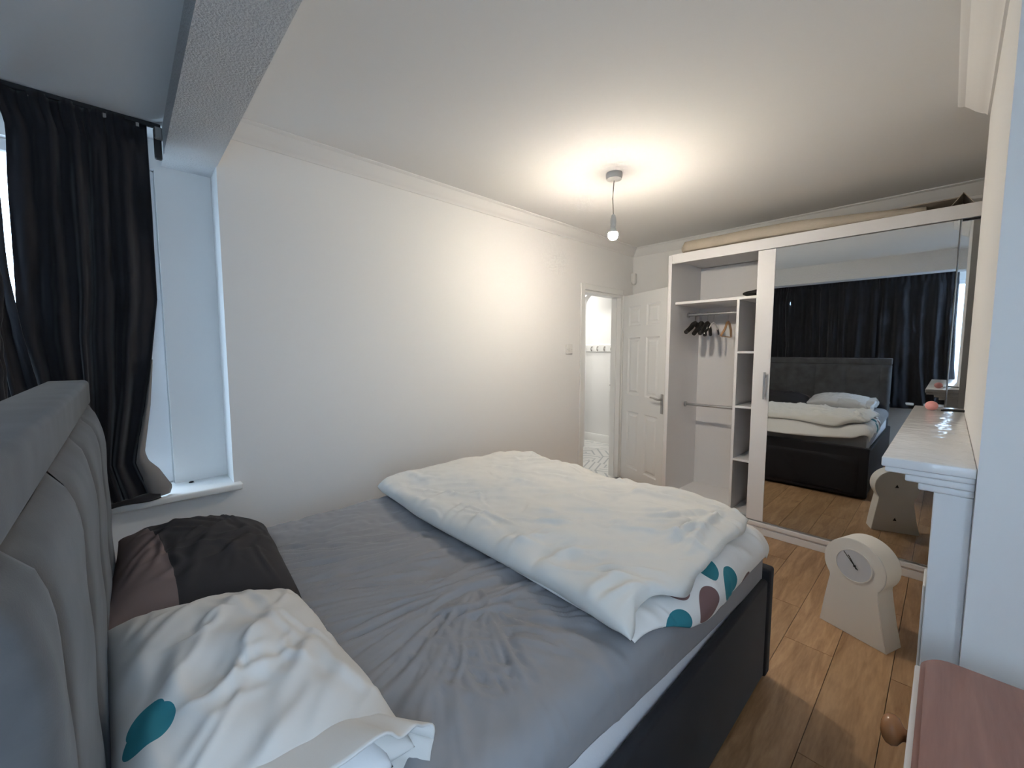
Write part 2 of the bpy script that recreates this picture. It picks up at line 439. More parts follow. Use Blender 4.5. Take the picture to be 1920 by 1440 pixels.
# local: x along the leaf from the hinge, y = thickness (0..-DT away from viewer)
# leaf = stiles and rails plus recessed panels with raised fields
zr = [(0.147, 0.755), (0.93, 1.526), (1.64, 1.846)]
xr = [(0.095, 0.305), (0.40, 0.61)]
bl = [(0, xr[0][0], 0, DT, 0, DH), (xr[0][1], xr[1][0], 0, DT, 0, DH), (xr[1][1], DW, 0, DT, 0, DH)]
zz = [0] + [z for p in zr for z in p] + [DH]
for (xa, xb) in xr:
    for i in range(0, 8, 2): bl.append((xa, xb, 0, DT, zz[i], zz[i + 1]))
link('door_leaf', boxes_me('door_leaf', bl), M_DOOR, d1)
def door_panel(xa, xb, za, zb):
    bm = bmesh.new()
    for side in (0, 1):
        yb = 0.0 if side == 0 else DT; s = 1 if side == 0 else -1
        rings = [(0, 0.0), (0.014, 0.010), (0.030, 0.010), (0.050, 0.002)]
        V = []
        for ins, dep in rings:
            V.append([bm.verts.new((xa + ins, yb + s * dep, za + ins)), bm.verts.new((xb - ins, yb + s * dep, za + ins)),
                      bm.verts.new((xb - ins, yb + s * dep, zb - ins)), bm.verts.new((xa + ins, yb + s * dep, zb - ins))])
        for a, b_ in zip(V[:-1], V[1:]):
            for i in range(4): bm.faces.new((a[i], a[(i + 1) % 4], b_[(i + 1) % 4], b_[i]))
        bm.faces.new(V[-1])
    bmesh.ops.recalc_face_normals(bm, faces=bm.faces[:])
    me = bpy.data.meshes.new('door_panel'); bm.to_mesh(me); bm.free()
    return me
for (xa, xb) in xr:
    for (za, zb) in zr: link('door_panel', door_panel(xa, xb, za, zb), M_DOOR, d1)
# which local y side faces the camera is tested once: normal = (-sin, cos)
nrm = Vector((-math.sin(ang), math.cos(ang), 0))
front_neg = nrm.dot(Vector((-3.8, -2.1, 0))) < 0
yf = 0.0 if front_neg else DT; sg = -1 if front_neg else 1
h = link('door_handle', boxes_me('door_handle', [(0.655, 0.688, min(yf, yf + sg * .007), max(yf, yf + sg * .007), 0.80, 0.985)], 0.003, 2), M_STEEL, d1)
link('lever', tube_me('lever', [(0.672, yf + sg * .004, 0.935), (0.672, yf + sg * .035, 0.935), (0.664, yf + sg * .047, 0.936), (0.645, yf + sg * .05, 0.94), (0.60, yf + sg * .05, 0.945), (0.555, yf + sg * .046, 0.945)],
     [0.011, 0.010, 0.010, 0.011, 0.008, 0.009], 10), M_STEEL, h)
box('latch_plate', (0.7045, 0.7062, 0.010, 0.028, 0.85, 0.97), M_CHROME, d1)
for z in (0.2, 1.75): link('hinge', tube_me('hinge', [(0.0, DT + .002, z - .05), (0.0, DT + .002, z + .05)], 0.006, 8), M_STEEL, d1)

# ------------------------------------------------------------------ windows
def window(name, label, along, a0, a1, z0, z1, plane, muls, depth=0.06, sgn=1, wide=0.055):
    """along: 'x' or 'y'; frame members as parts, panes as parts"""
    o = struct(thing(name, label, 'window'), label)
    del o['category']
    t = 0.055
    def bx(u0, u1, za, zb, d0, d1):
        if along == 'y': return (min(plane + d0, plane + d1), max(plane + d0, plane + d1), u0, u1, za, zb)
        return (u0, u1, min(plane + d0, plane + d1), max(plane + d0, plane + d1), za, zb)
    box('window_frame', bx(a0, a0 + t, z0, z1, 0, sgn * depth), M_UPVC, o, bevel=.006)
    box('window_frame', bx(a1 - wide, a1, z0, z1, 0, sgn * depth), M_UPVC, o, bevel=.006)
    box('window_frame', bx(a0 + t, a1 - wide, z0, z0 + t, 0, sgn * depth), M_UPVC, o, bevel=.006)
    box('window_frame', bx(a0 + t, a1 - wide, z1 - t, z1, 0, sgn * depth), M_UPVC, o, bevel=.006)
    e = [a0 + t] + [v for m_ in muls for v in (m_ - .03, m_ + .03)] + [a1 - wide]
    for m_ in muls: box('mullion', bx(m_ - .03, m_ + .03, z0 + t, z1 - t, 0, sgn * depth), M_UPVC, o, bevel=.006)
    for i in range(0, len(e), 2): box('pane', bx(e[i] - .01, e[i + 1] + .01, z0 + t - .01, z1 - t + .01, sgn * depth * .45, sgn * depth * .55), M_GLASS, o)
    return o
w1 = window('window_1', 'wide window behind the bed, covered by black curtains', 'y', -0.24, 2.30, 0.74, 2.26, XW - 0.02, [0.05, 1.0, 1.65], sgn=-1)
w2 = window('window_2', 'narrow side window behind the black curtain at left', 'x', -0.42, 0.155, 0.74, 2.25, 2.65, [], wide=0.115)
w3 = window('window_added', 'narrow bare window, unseen, added in the near side of the bay for daylight', 'x', -0.42, 0.155, 0.74, 2.25, YR - 0.02, [], sgn=-1)  # unseen window, added to bring more daylight into the room
def sill(name, x0, x1, y0, y1, z0, z1, nose, label):
    return struct(link(name, boxes_me(name, [(x0, x1, y0, y1, z0, z1)], 0.008, 3), M_TRIM), label)
sill('trim_5', XW + .02, 0.405, 2.395, 2.65, 0.705, 0.737, None, 'white window sill under the side curtain')
sill('trim_6', XW - .05, XW + 0.12, YR + .01, 2.39, 0.705, 0.737, None, 'white window sill behind the headboard')

# ------------------------------------------------------------------ hall seen through the doorway
HX = 5.25
fh = struct(box('floor_hall', (2.4, HX + .1, W + .0, 5.0, -0.10, -0.012), M_GROUND), 'patterned grey and white tile floor in the hall')
TS = 0.30; protos = {}
i = 0
for a in range(-2, 9):
    for b_ in range(0, 8):
        x0, y0 = 2.75 + a * TS, W + 0.03 + b_ * TS
        x1, y1 = x0 + TS, y0 + TS
        if x0 < 2.6 or x1 > HX + 0.01: 
            x0, x1 = max(x0, 2.5), min(x1, HX)
            if x1 - x0 < 0.05: continue
        key = (a * 5 + b_ * 3 + (a * b_) % 2) % 3, round(x1 - x0, 3)
        if key not in protos:
            me = boxes_me('tile', [(-(x1 - x0) / 2 + .001, (x1 - x0) / 2 - .001, -TS / 2 + .001, TS / 2 - .001, -0.012, 0.0)])
            me.materials.append(M_TILES[key[0]]); protos[key] = me
        sq = abs(x1 - x0 - TS) < .001
        link('tile', protos[key], None, fh, loc=((x0 + x1) / 2, (y0 + y1) / 2, 0), rot=(0, 0, (math.pi / 2) * ((a * 2 + b_ * 3) % 4) if sq else 0))
sbox('wall_hall_end', [(HX, HX + .1, W + TH, 5.0, 0, 2.5)], M_WALL, 'bright white hall wall with the coat hooks')
sbox('wall_hall_side', [(2.4, HX + .1, 5.0, 5.1, 0, 2.5)], M_WALL, 'white side wall of the hall')
sbox('wall_hall_near', [(2.3, 2.4, W + TH, 5.1, 0, 2.5)], M_WALL, 'white near wall of the hall')
sbox('wall_hall_close', [(4.2, HX + .1, W + .0, W + TH, 0, 2.5)], M_WALL, 'white hall wall beyond the doorway')
sbox('ceiling_hall', [(2.3, HX + .1, W + TH, 5.1, 2.45, 2.55)], M_CEIL, 'white ceiling of the hall')
struct(link('baseboard_hall', sweep_me('baseboard_hall', [(0, 0), (.016, 0), (.016, .105), (.008, .12), (0, .12)], (HX, W + TH, 0), (HX, 5.0, 0), (-1, 0, 0)), M_TRIM), 'white skirting board in the hall')
# arch across the hall: opening y 2.985..3.62, rounded head
AX = 4.75; poly = []
y0, y1, zt, ra = 2.985, 3.60, 2.20, 0.20
outer = [(W + TH, 0), (y0, 0)]
arc = []
for t in np.linspace(math.pi, math.pi / 2, 9): arc.append((y0 + ra + ra * math.cos(t), zt - ra + ra * math.sin(t)))
for t in np.linspace(math.pi / 2, 0, 9): arc.append((y1 - ra + ra * math.cos(t), zt - ra + ra * math.sin(t)))
pl = outer + arc + [(y1, 0), (5.0, 0), (5.0, 2.45), (W + TH, 2.45)]
me = prism_me('wall_hall_arch', pl, 0.10)
me.transform(Matrix(((0, 1, 0, AX), (1, 0, 0, 0), (0, 0, 1, 0), (0, 0, 0, 1))))
bm = bmesh.new(); bm.from_mesh(me); bmesh.ops.recalc_face_normals(bm, faces=bm.faces[:]); bm.to_mesh(me); bm.free()
struct(link('wall_hall_arch', me, M_WALL), 'white arch with rounded corners in the hall')
# unseen fill lamps added on the hall ceiling to brighten the hall
for (x, y) in ((4.95, 4.4), (4.25, 3.3)):
    t = thing('hall_fill_lamp', 'unseen round ceiling lamp added to light the hall' + (' past the arch' if x > 4.7 else ' before the arch'), 'lamp', (x, y, 2.45))
    link('base', lathe_me('base', [(0.15, 0), (0.15, -0.015), (0.14, -0.02)], 24), M_WHITEP, t)
    link('diffuser', lathe_me('diffuser', [(0.135, -0.02), (0.13, -0.045), (0.10, -0.065), (0.02, -0.075)], 24), M_HALLL, t)
# coat rail
t = thing('coat_hook_rail', 'white coat rail with five metal hooks on the hall wall', 'coat rack', (HX, 3.62, 1.44))
box('rail_board', (-0.02, 0, -0.29, 0.62, -0.06, 0.045), M_TRIM, t, bevel=.004)
for y in (3.889, 3.759, 3.651, 3.528, 3.408):
    link('hook', tube_me('hook', [(-0.02, y - 3.62, 0.015), (-0.045, y - 3.62, 0.012), (-0.055, y - 3.62, -0.005), (-0.052, y - 3.62, -0.03), (-0.035, y - 3.62, -0.045), (-0.03, y - 3.62, -0.03)], 0.008, 8), M_STEEL, t)
# black metal shoe rack
t = thing('shoe_rack', 'tall black metal rack standing against the hall wall', 'rack', (5.13, 2.99, 0))
for x in (-0.10, 0.10):
    for y in (-0.28, 0.28):
        link('post', boxes_me('post', [(x - .011, x + .011, y - .011, y + .011, 0, 0.90)]), M_BLACKM, t)
box('top_shelf', (-0.125, 0.112, -0.30, 0.30, 0.90, 0.918), M_BLACKM, t, bevel=.003)
for z in (0.685, 0.486, 0.27, 0.06):
    s = link('shelf_frame', boxes_me('shelf_frame', [(-0.108, -0.092, -.28, .28, z - .008, z + .008), (0.092, 0.108, -.28, .28, z - .008, z + .008)]), M_BLACKM, t)
    for y in np.linspace(-.28, .28, 5): link('cross_bar', boxes_me('cross_bar', [(-.1, .1, y - .004, y + .004, z - .004, z + .004)]), M_BLACKM, s)

# ------------------------------------------------------------------ wardrobe
WX, WY0, WY1, WH = 3.45, -0.47, 1.70, 2.212
wd = thing('sliding_wardrobe', 'white sliding-door wardrobe with mirrored doors, left side open', 'wardrobe', (WX, 0, 0))
PT = 0.03
box('side_panel', (0, 0.63, WY1 - PT, WY1, 0, WH - .004), M_LAM, wd, bevel=.002)
box('side_panel', (0, 0.63, WY0, WY0 + PT, 0, WH - .004), M_LAM, wd, bevel=.002)
box('top_panel', (0.025, 0.63, WY0 + PT, WY1 - PT, WH - 0.035, WH - .006), M_LAMIN, wd)
box('cornice', (0, 0.025, WY0 + PT, WY1 - PT, WH - 0.078, WH), M_LAM, wd, bevel=.002)
box('door_track', (0.025, 0.095, WY0 + PT, WY1 - PT, WH - 0.06, WH - 0.036), M_CHROME, wd)
box('back_panel', (0.60, 0.615, WY0 + PT, WY1 - PT, 0.08, WH - .04), M_LAMIN, wd)
box('bottom_panel', (0.0, 0.60, WY0 + PT, WY1 - PT, 0.062, 0.094), M_LAM, wd, bevel=.003)
box('plinth', (0.008, 0.026, WY0 + PT, WY1 - PT, 0.0, 0.050), M_LAM, wd, bevel=.002)
box('plinth_shadow_board', (0.014, 0.024, WY0 + PT, WY1 - PT, 0.050, 0.062), M_LAM, wd)
box('floor_board', (0.085, 0.60, WY0 + PT, WY1 - PT, 0.094, 0.107), M_LAMIN, wd)
for x in (0.02, 0.06): box('bottom_track', (x, x + .008, WY0 + PT, WY1 - PT, 0.094, 0.104), M_CHROME, wd)
SX = 0.085
box('upper_shelf', (SX, 0.60, 0.55, WY1 - PT, 1.797, 1.819), M_LAM, wd, bevel=.0015)
box('partition', (SX, 0.60, 1.152, 1.172, 0.107, 1.797), M_LAM, wd, bevel=.0015)
box('partition', (SX, 0.60, 0.55, 0.57, 0.107, 1.797), M_LAM, wd, bevel=.0015)
for z in (1.376, 0.944, 0.517): box('column_shelf', (SX, 0.60, 0.57, 1.152, z, z + .018), M_LAM, wd, bevel=.0015)
for z in (1.722, 0.905):
    r = link('hanging_rod', tube_me('hanging_rod', [(0.34, 1.668, z), (0.34, 1.174, z)], 0.0125, 12), M_CHROME, wd)
    link('rod_bracket', tube_me('rod_bracket', [(0.34, 1.669, z), (0.34, 1.655, z)], 0.024, 12), M_CHROME, r)
    link('rod_bracket', tube_me('rod_bracket', [(0.34, 1.173, z), (0.34, 1.187, z)], 0.024, 12), M_CHROME, r)
def sdoor(x, ya, yb, stile_hi, label):
    d = link('sliding_door', boxes_me('sliding_door', [(x + .006, x + .026, yb, ya, 0.108, WH - .082)], .001), M_LAM, wd)
    d['label'] = label
    box('mirror', (x, x + .0055, yb + .004, stile_hi, 0.110, WH - .084), M_MIRROR, d)
    if stile_hi < ya - .01:
        box('stile', (x - .002, x + .0055, stile_hi + .001, ya, 0.108, WH - .082), M_LAM, d, bevel=.001)
    link('door_edge', boxes_me('door_edge', [(x - .001, x + .026, yb - .004, yb, .108, WH - .082)]), M_CHROME, d)
    return d
dA = sdoor(0.004, 1.012, 0.0, 0.898, 'mirrored sliding door with a white stile')
hm = boxes_me('door_handle', [(-0.026, -0.018, 0.920, 0.934, 1.04, 1.24), (-0.020, 0.004, 0.922, 0.932, 1.06, 1.08), (-0.020, 0.004, 0.922, 0.932, 1.20, 1.22)], .001)
link('door_handle', hm, M_CHROME, dA)
sdoor(0.048, 0.56, WY0 + PT + .004, 0.46, 'rear mirrored sliding door')

# things on and in the wardrobe
me = None
# rolled beige rug along the top
sp = []
n = 90
P = np.zeros((n * 1, 40, 3))
ys = np.linspace(1.62, 0.15, 40)
for i in range(n):
    a = i / (n - 1) * 2 * math.pi * 2.6
    rr = 0.018 + 0.050 * i / (n - 1)
    for j, y in enumerate(ys):
        bow = 0.006 * math.sin(y * 7) + 0.004 * math.sin(y * 17 + 1)
        tp_ = 1.0 - 0.55 * max(0, (0.9 - y) / .75) ** 1.3
        P[i, j] = (3.62 + (rr + bow * .4) * math.cos(a) * 1.15, y + (0.045 * (1 - i / n) if j == 0 else 0), WH + 0.069 * tp_ + (bow * .2 + rr * math.sin(a) * 0.96) * tp_)
me = grid_me('rolled_rug', P)
ro = link('rolled_rug', me, M_ROLL)
sm = ro.modifiers.new('thickness', 'SOLIDIFY'); sm.thickness = 0.008
tag(ro, 'beige rolled-up rug lying along the top of the wardrobe', 'rug')
# folded card sheets at the right end of the top
def sheet_fold(name, pts, mtl, thick, label, cat):
    V = [Vector(p) for p in pts]; n = len(V) // 2
    fc = [(i, i + 1, n + i + 1, n + i) for i in range(n - 1)]
    o = link(name, pyd(name, V, fc, False), mtl); s = o.modifiers.new('thickness', 'SOLIDIFY'); s.thickness = thick
    return tag(o, label, cat)
sheet_fold('folded_card', [(3.80, 1.20, WH + .010), (3.80, .75, WH + .11), (3.82, .30, WH + .135), (3.84, 0.02, WH + .14), (4.00, 1.20, WH + .012), (4.02, .75, WH + .12), (4.02, .30, WH + .142), (4.02, .02, WH + .14)],
           M_CARD, 0.006, 'long buckled card sheet leaning behind the rolled rug', 'cardboard')
sheet_fold('folded_flap', [(3.78, 0.10, WH + .008), (3.78, 0.00, WH + .15), (3.78, -.10, WH + .008), (3.99, 0.12, WH + .008), (4.0, 0.00, WH + .14), (3.99, -.12, WH + .008)],
           M_CARD, 0.006, 'small pointed folded card at the right end of the wardrobe top', 'cardboard')
# dark bundle on the upper shelf
t = np.linspace(0, 1, 22); u = np.linspace(0, 2 * math.pi, 24)
Pg = np.zeros((22, 24, 3))
for i, a in enumerate(t):
    rr = math.sin(math.pi * (0.02 + 0.96 * a)) ** 0.45
    for j, b_ in enumerate(u):
        zz_ = math.sin(b_) * rr
        Pg[i, j] = (0.075 * math.cos(b_) * rr, (a - .5) * 0.26, 0.03 + 0.029 * zz_ * (1.0 if zz_ > 0 else 0.97) + 0.004 * math.sin(9 * a + 2 * b_) * rr * max(zz_, 0))
o = link('black_bag', grid_me('black_bag', Pg), M_BLACK, loc=(3.66, 1.035, 1.820), rot=(0, 0, .1))
tag(o, 'flat black bundle on the upper wardrobe shelf by the mirror door', 'bag')

def hanger(name, label, y, wing, mtl, thick, drop, rot, bar=False, pads=False, hgrp='clothes hangers on the upper rod'):
    t = thing(name, label, 'hanger', (WX + 0.34, y, 1.722), (0, 0, rot), hgrp)
    hk = [(0.0, 0, -0.075), (0.0, 0, -0.045), (0.006, 0, -0.030)]
    for a in np.linspace(-0.9, 3.6, 12): hk.append((0.019 * math.cos(a), 0, 0.019 * math.sin(a) - .002))
    link('hook', tube_me('hook', hk, 0.0022, 6), M_CHROME, t)
    for s in (-1, 1):
        pts = [(0, 0, -0.078), (s * wing * .25, 0, -0.090), (s * wing * .6, 0.0, -0.078 - drop * .55), (s * wing, 0.012, -0.078 - drop)]
        rr = [thick * 1.0, thick * 1.05, thick, thick * .9]
        m_ = tube_me('shoulder', pts, rr, 10)
        if thick > .012:
            for v in m_.vertices: v.co.y *= 1.0
        link('shoulder', m_, mtl, t)
        if pads: link('grip', tube_me('grip', [(s * wing * .62, 0.0, -.078 - drop * .55), (s * wing * .97, .011, -.078 - drop * .96)], thick * 1.6, 8), M_BLACK, t)
    if bar: link('trouser_bar', tube_me('trouser_bar', [(-wing * .93, 0.01, -.085 - drop), (wing * .93, 0.01, -.085 - drop)], 0.005, 8), mtl, t)
    return t
hanger('coat_hanger', 'thick black padded hanger nearest the wardrobe side panel', 1.600, 0.20, M_BLACK, 0.021, 0.085, 0.10)
hanger('coat_hanger', 'black padded hanger second from the wardrobe side panel', 1.545, 0.17, M_BLACK, 0.020, 0.10, 0.12)
hanger('coat_hanger', 'black padded hanger in the middle of the rod', 1.492, 0.19, M_BLACK, 0.016, 0.10, 0.16)
hanger('coat_hanger', 'thin white hanger with black grips', 1.440, 0.19, M_WHITEP, 0.005, 0.10, 0.06, pads=True)
hanger('coat_hanger', 'light wooden hanger with a trouser bar beside the partition', 1.318, 0.205, M_HANGW, 0.0095, 0.12, 0.15, bar=True)

# ------------------------------------------------------------------ pendant lamp
LX, LY = 2.272, 1.489
t = thing('pendant_lamp', 'bare lit bulb hanging from a white ceiling rose', 'lamp', (LX, LY, ZC))
link('ceiling_rose', lathe_me('ceiling_rose', [(0.048, 0.0), (0.050, -0.012), (0.050, -0.018), (0.046, -0.036), (0.030, -0.042), (0.006, -0.044)], 28), M_WHITEP, t)
link('flex', tube_me('flex', [(0, 0, -.04), (-.003, .002, -.10), (-.006, .003, -.15), (-.003, .001, -.21), (0, 0, -.255)], 0.0032, 8), M_CABLE, t)
bh = link('bulb_holder', lathe_me('bulb_holder', [(0.005, -.245), (0.012, -.252), (0.017, -.27), (0.018, -.276), (0.0185, -.278), (0.0185, -.300), (0.0165, -.302), (0.0165, -.312), (0.0180, -.314), (0.0175, -.322)][::-1], 20), M_WHITEP, t)
link('bulb_neck', lathe_me('bulb_neck', [(0.0125, -.318), (0.015, -.330), (0.0235, -.347), (0.0282, -.358)][::-1], 24), M_WHITEP, t)
link('bulb', lathe_me('bulb', [(0.0283, -.3582), (0.029, -.362), (0.030, -.372), (0.027, -.386), (0.018, -.397), (0.004, -.402)], 24), M_BULB, t)

# ------------------------------------------------------------------ small wall things
t = thing('motion_sensor', 'small white alarm motion sensor high in the room corner', 'sensor', (XF, W, 2.18))
link('housing', boxes_me('housing', [(-.055, -.004, -.055, -.004, -.05, .055)], .012, 3), M_WHITEP, t)
link('lens', lathe_me('lens', [(0.004, -.07), (0.018, -.064), (0.026, -.05), (0.026, -.045)], 16), M_WHITEP, t, loc=(-.034, -.034, 0))
t = thing('light_switch', 'white single light switch on the wall beside the doorway', 'light switch', (3.03, W, 1.411))
box('switch_plate', (-0.045, 0.045, -0.009, 0, -.045, .045), M_WHITEP, t, bevel=.003, seg=2)
link('rocker', boxes_me('rocker', [(-.009, .009, -.013, -.008, -.013, .013)], .002), M_WHITEP, t)
for x in (-.032, .032): link('screw', tube_me('screw', [(x, -.0085, 0), (x, -.010, 0)], .004, 10), M_CHROME, t)

# ------------------------------------------------------------------ bed
BY0, BY1 = 0.46, 1.98
bed = thing('upholstered_bed', 'dark grey velvet upholstered bed frame with channelled headboard', 'bed', (0, 0, 0))
hb = box('headboard', (-0.185, -0.095, BY0 + .03, BY1, 0.0, 1.215), M_VELVET, bed, bevel=.012, seg=3)
# top bolster
me = boxes_me('top_bolster', [(-0.188, -0.088, BY0 + .028, BY1 + .004, 1.218, 1.302)], .014, 4)
link('top_bolster', me, M_VELVET, hb)
# vertical channels, each a padded panel with a rounded head
seams = [0.488, 0.590, 0.925, 1.262, 1.60, 1.982]
for a, b_ in zip(seams[:-1], seams[1:]):
    nu, nv = 15, 40
    U = np.linspace(0, 1, nu); Z = np.linspace(0.28, 1.218, nv)
    P = np.zeros((nu, nv, 3))
    wdt = b_ - a
    for i, uu in enumerate(U):
        for j, z in enumerate(Z):
            top = max(0.0, (z - 1.08) / (1.218 - 1.08)); bulge = math.sqrt(max(0, 1 - top ** 2.2))
            e = (1 - abs(2 * uu - 1) ** 6) ** .5
            last = (b_ > 1.9 and uu > .5) or (a < .5 and uu < .5)
            e2 = e if not last else (1 - abs(2 * uu - 1) ** 3.2) ** .5
            dd = (0.026 + 0.012 * e2) if not last else 0.038 * e2
            P[i, j] = (-0.094 + dd * bulge + 0.0015 * math.sin(z * 31 + a * 9 + uu * 5), a + wdt * uu, z)
    link('channel', grid_me('channel', P), M_VELVET, hb)
def rail(name, b, parent):
    return link(name, boxes_me(name, [b], .012, 3), M_VELVET_SHADE, parent)
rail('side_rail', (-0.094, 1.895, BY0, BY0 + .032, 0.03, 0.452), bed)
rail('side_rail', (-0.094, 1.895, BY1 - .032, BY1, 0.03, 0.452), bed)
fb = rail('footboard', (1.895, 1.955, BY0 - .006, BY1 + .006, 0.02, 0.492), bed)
# padded face of the footboard with a buckled velvet cover
nu, nv = 70, 26
U, V_ = np.meshgrid(np.linspace(BY0 + .06, BY1 - .06, nu), np.linspace(0.05, 0.40, nv), indexing='ij')
eu = (1 - np.abs(2 * (U - U.min()) / (U.max() - U.min()) - 1) ** 14) * (1 - np.abs(2 * (V_ - .05) / .35 - 1) ** 6)
wr_ = strokes(U, V_, [(0.95, .10, 1.15, .36, .012, .008, 0), (.98, .08, 1.02, .25, .008, .005, .01), (.55, .34, .78, .37, .01, .006, 0), (1.5, .1, 1.7, .33, .012, .007, 0), (.8, .12, .7, .28, .01, .004, 0)])
P = np.stack([1.954 + 0.014 * np.sqrt(np.clip(eu, 0, 1)) + wr_ * eu, U, V_], -1)
link('footboard_pad', grid_me('footboard_pad', P), M_VELVET_SHADE, fb)
box('bed_base', (-0.09, 1.893, BY0 + .037, BY1 - .037, 0.20, 0.30), M_VELVET_SHADE, bed)
for x in (0.05, 1.84):
    for y in (BY0 + .08, BY1 - .08): link('foot', lathe_me('foot', [(0.02, 0), (0.026, .1), (0.03, .2)], 14), M_BLACK, bed, loc=(x, y, 0))

# mattress
MX0, MX1, MY0, MY1, MZ = -0.052, 1.885, 0.498, 1.945, 0.652
mt = link('mattress', boxes_me('mattress', [(MX0, MX1, MY0, MY1, 0.302, MZ)], .05, 5), M_MATT)
tag(mt, 'white mattress showing below the grey sheet on the bed', 'mattress')
link('edge_piping', tube_me('edge_piping', [(MX0 + .06, MY0 - .002, .585), (MX1 - .06, MY0 - .002, .585)], .006, 8), M_MATT, mt)

# fitted sheet: flat coordinates (s across, t along) wrapped over the rounded mattress edge
def sheet():
    nt_, ns = 330, 300
    R_ = 0.06
    t = np.linspace(MX0 + .005, MX1 + 0.16, nt_)
    s = np.linspace(-1, 1, ns)
    T, Sg = np.meshgrid(t, s, indexing='ij')
    ymid, hw = (MY0 + MY1) / 2, (MY1 - MY0) / 2 + .006
    # hem depth below the top along the right side (deeper towards the foot)
    dep = np.interp(T, [0.0, 0.6, 1.2, 1.7, 2.1], [0.085, 0.108, 0.165, 0.21, 0.21])
    arc = R_ * math.pi / 2
    half = hw - R_ + arc + np.maximum(dep - R_, 0.0) + 0.0
    q = np.abs(Sg) * half
    flat = np.minimum(q, hw - R_)
    a = np.clip((q - (hw - R_)) / R_, 0, math.pi / 2)
    down = np.maximum(q - (hw - R_) - arc, 0)
    yo = flat + R_ * np.sin(a); zo = -R_ * (1 - np.cos(a)) - down
    Y = ymid + np.sign(Sg) * yo
    ny, nz = np.sign(Sg) * np.sin(a), np.cos(a)
    # foot wrap
    L = MX1 + .006
    tf = np.minimum(T, L - R_); b2 = np.clip((T - (L - R_)) / R_, 0, math.pi / 2); dn = np.maximum(T - (L - R_) - arc, 0)
    X = tf + R_ * np.sin(b2); Z = MZ + .006 + zo - R_ * (1 - np.cos(b2)) - dn
    nx = np.sin(b2); nz = nz * np.cos(b2) + .0
    # creases
    YY = ymid + np.sign(Sg) * q
    r = np.random.default_rng(5); LS = []
    cx, cy = 0.78, 0.98
    # fan from the gathered spot towards the pillows and the wall
    for k in range(46):
        a0 = math.pi + r.uniform(-1.15, 0.75); r0 = r.uniform(.03, .30); r1 = r0 + r.uniform(.18, .55)
        LS.append((cx + r0 * math.cos(a0), cy - r0 * math.sin(a0) * 1.0, cx + r1 * math.cos(a0 + r.uniform(-.15, .15)), cy - r1 * math.sin(a0), r.uniform(.006, .013), r.uniform(.004, .010), r.uniform(-.03, .03)))
    # strong puckers at the gather, running under the duvet
    for k in range(16):
        x0 = r.uniform(.56, .80); y0 = cy + r.uniform(-.10, .12)
        LS.append((x0, y0, x0 + r.uniform(.12, .26), y0 + r.uniform(-.10, .05), r.uniform(.006, .011), r.uniform(.006, .012), r.uniform(-.01, .01)))
    # long folds from the dark pillow corner
    for k in range(34):
        x0, y0 = .28 + r.uniform(-.03, .05), r.uniform(1.2, 1.86)
        LS.append((x0, y0, x0 + r.uniform(.3, .6), y0 + (cy - y0) * r.uniform(.15, .55), r.uniform(.007, .014), r.uniform(.003, .008), r.uniform(-.02, .03)))
    # near side: long folds fanning out from the gather towards the edge
    for k in range(60):
        a0 = r.uniform(-2.5, -0.55); r0 = r.uniform(.05, .28); r1 = r0 + r.uniform(.15, .42)
        px0, py0 = cx - .08 + r.uniform(-.06, .05), cy + r.uniform(-.05, .04)
        LS.append((px0 + r0 * math.cos(a0), py0 + r0 * math.sin(a0), px0 + r1 * math.cos(a0 + .12), py0 + r1 * math.sin(a0 + .12), r.uniform(.006, .014), r.uniform(.002, .0065), r.uniform(-.035, .035)))
    for k in range(9):
        x0, y0 = r.uniform(.40, .66), r.uniform(.78, .95)
        LS.append((x0, y0, x0 + r.uniform(.08, .2), y0 + r.uniform(-.32, -.18), r.uniform(.010, .015), r.uniform(.004, .007), r.uniform(-.05, .05)))
    for k in range(12):
        x0, y0 = r.uniform(.45, .86), r.uniform(.80, .92)
        LS.append((x0, y0, x0 + r.uniform(.0, .16), y0 - r.uniform(.18, .32), r.uniform(.006, .011), r.uniform(.003, .006), r.uniform(-.04, .04)))
    D = 2.0 * strokes(X, YY, LS, True) + 0.004 * vnoise(X, YY, 7, 3) + 0.0022 * vnoise(X, YY, 19, 4) + 0.001 * vnoise(X, YY, 45, 5)
    calm = smoothstep(0.545, 0.66, YY); calm = 0.28 + 0.72 * calm
    calm *= 1 - .8 * smoothstep(1.0, 1.2, X)
    D = np.maximum(.019 * np.tanh(D * 1.5 / .019), -.010) * calm
    D = D + .004
    # where it reaches down the side keep it close to the mattress
    X = X + nx * D; Y = Y + ny * D; Z = Z + np.maximum(nz, .0) * D
    return np.stack([X, Y, Z], -1)
sh = link('fitted_sheet', grid_me('fitted_sheet', sheet()), M_SHEET)
sm = sh.modifiers.new('thickness', 'SOLIDIFY'); sm.thickness = 0.003; sm.offset = 1
tag(sh, 'rumpled grey fitted sheet stretched over the mattress', 'bed sheet')

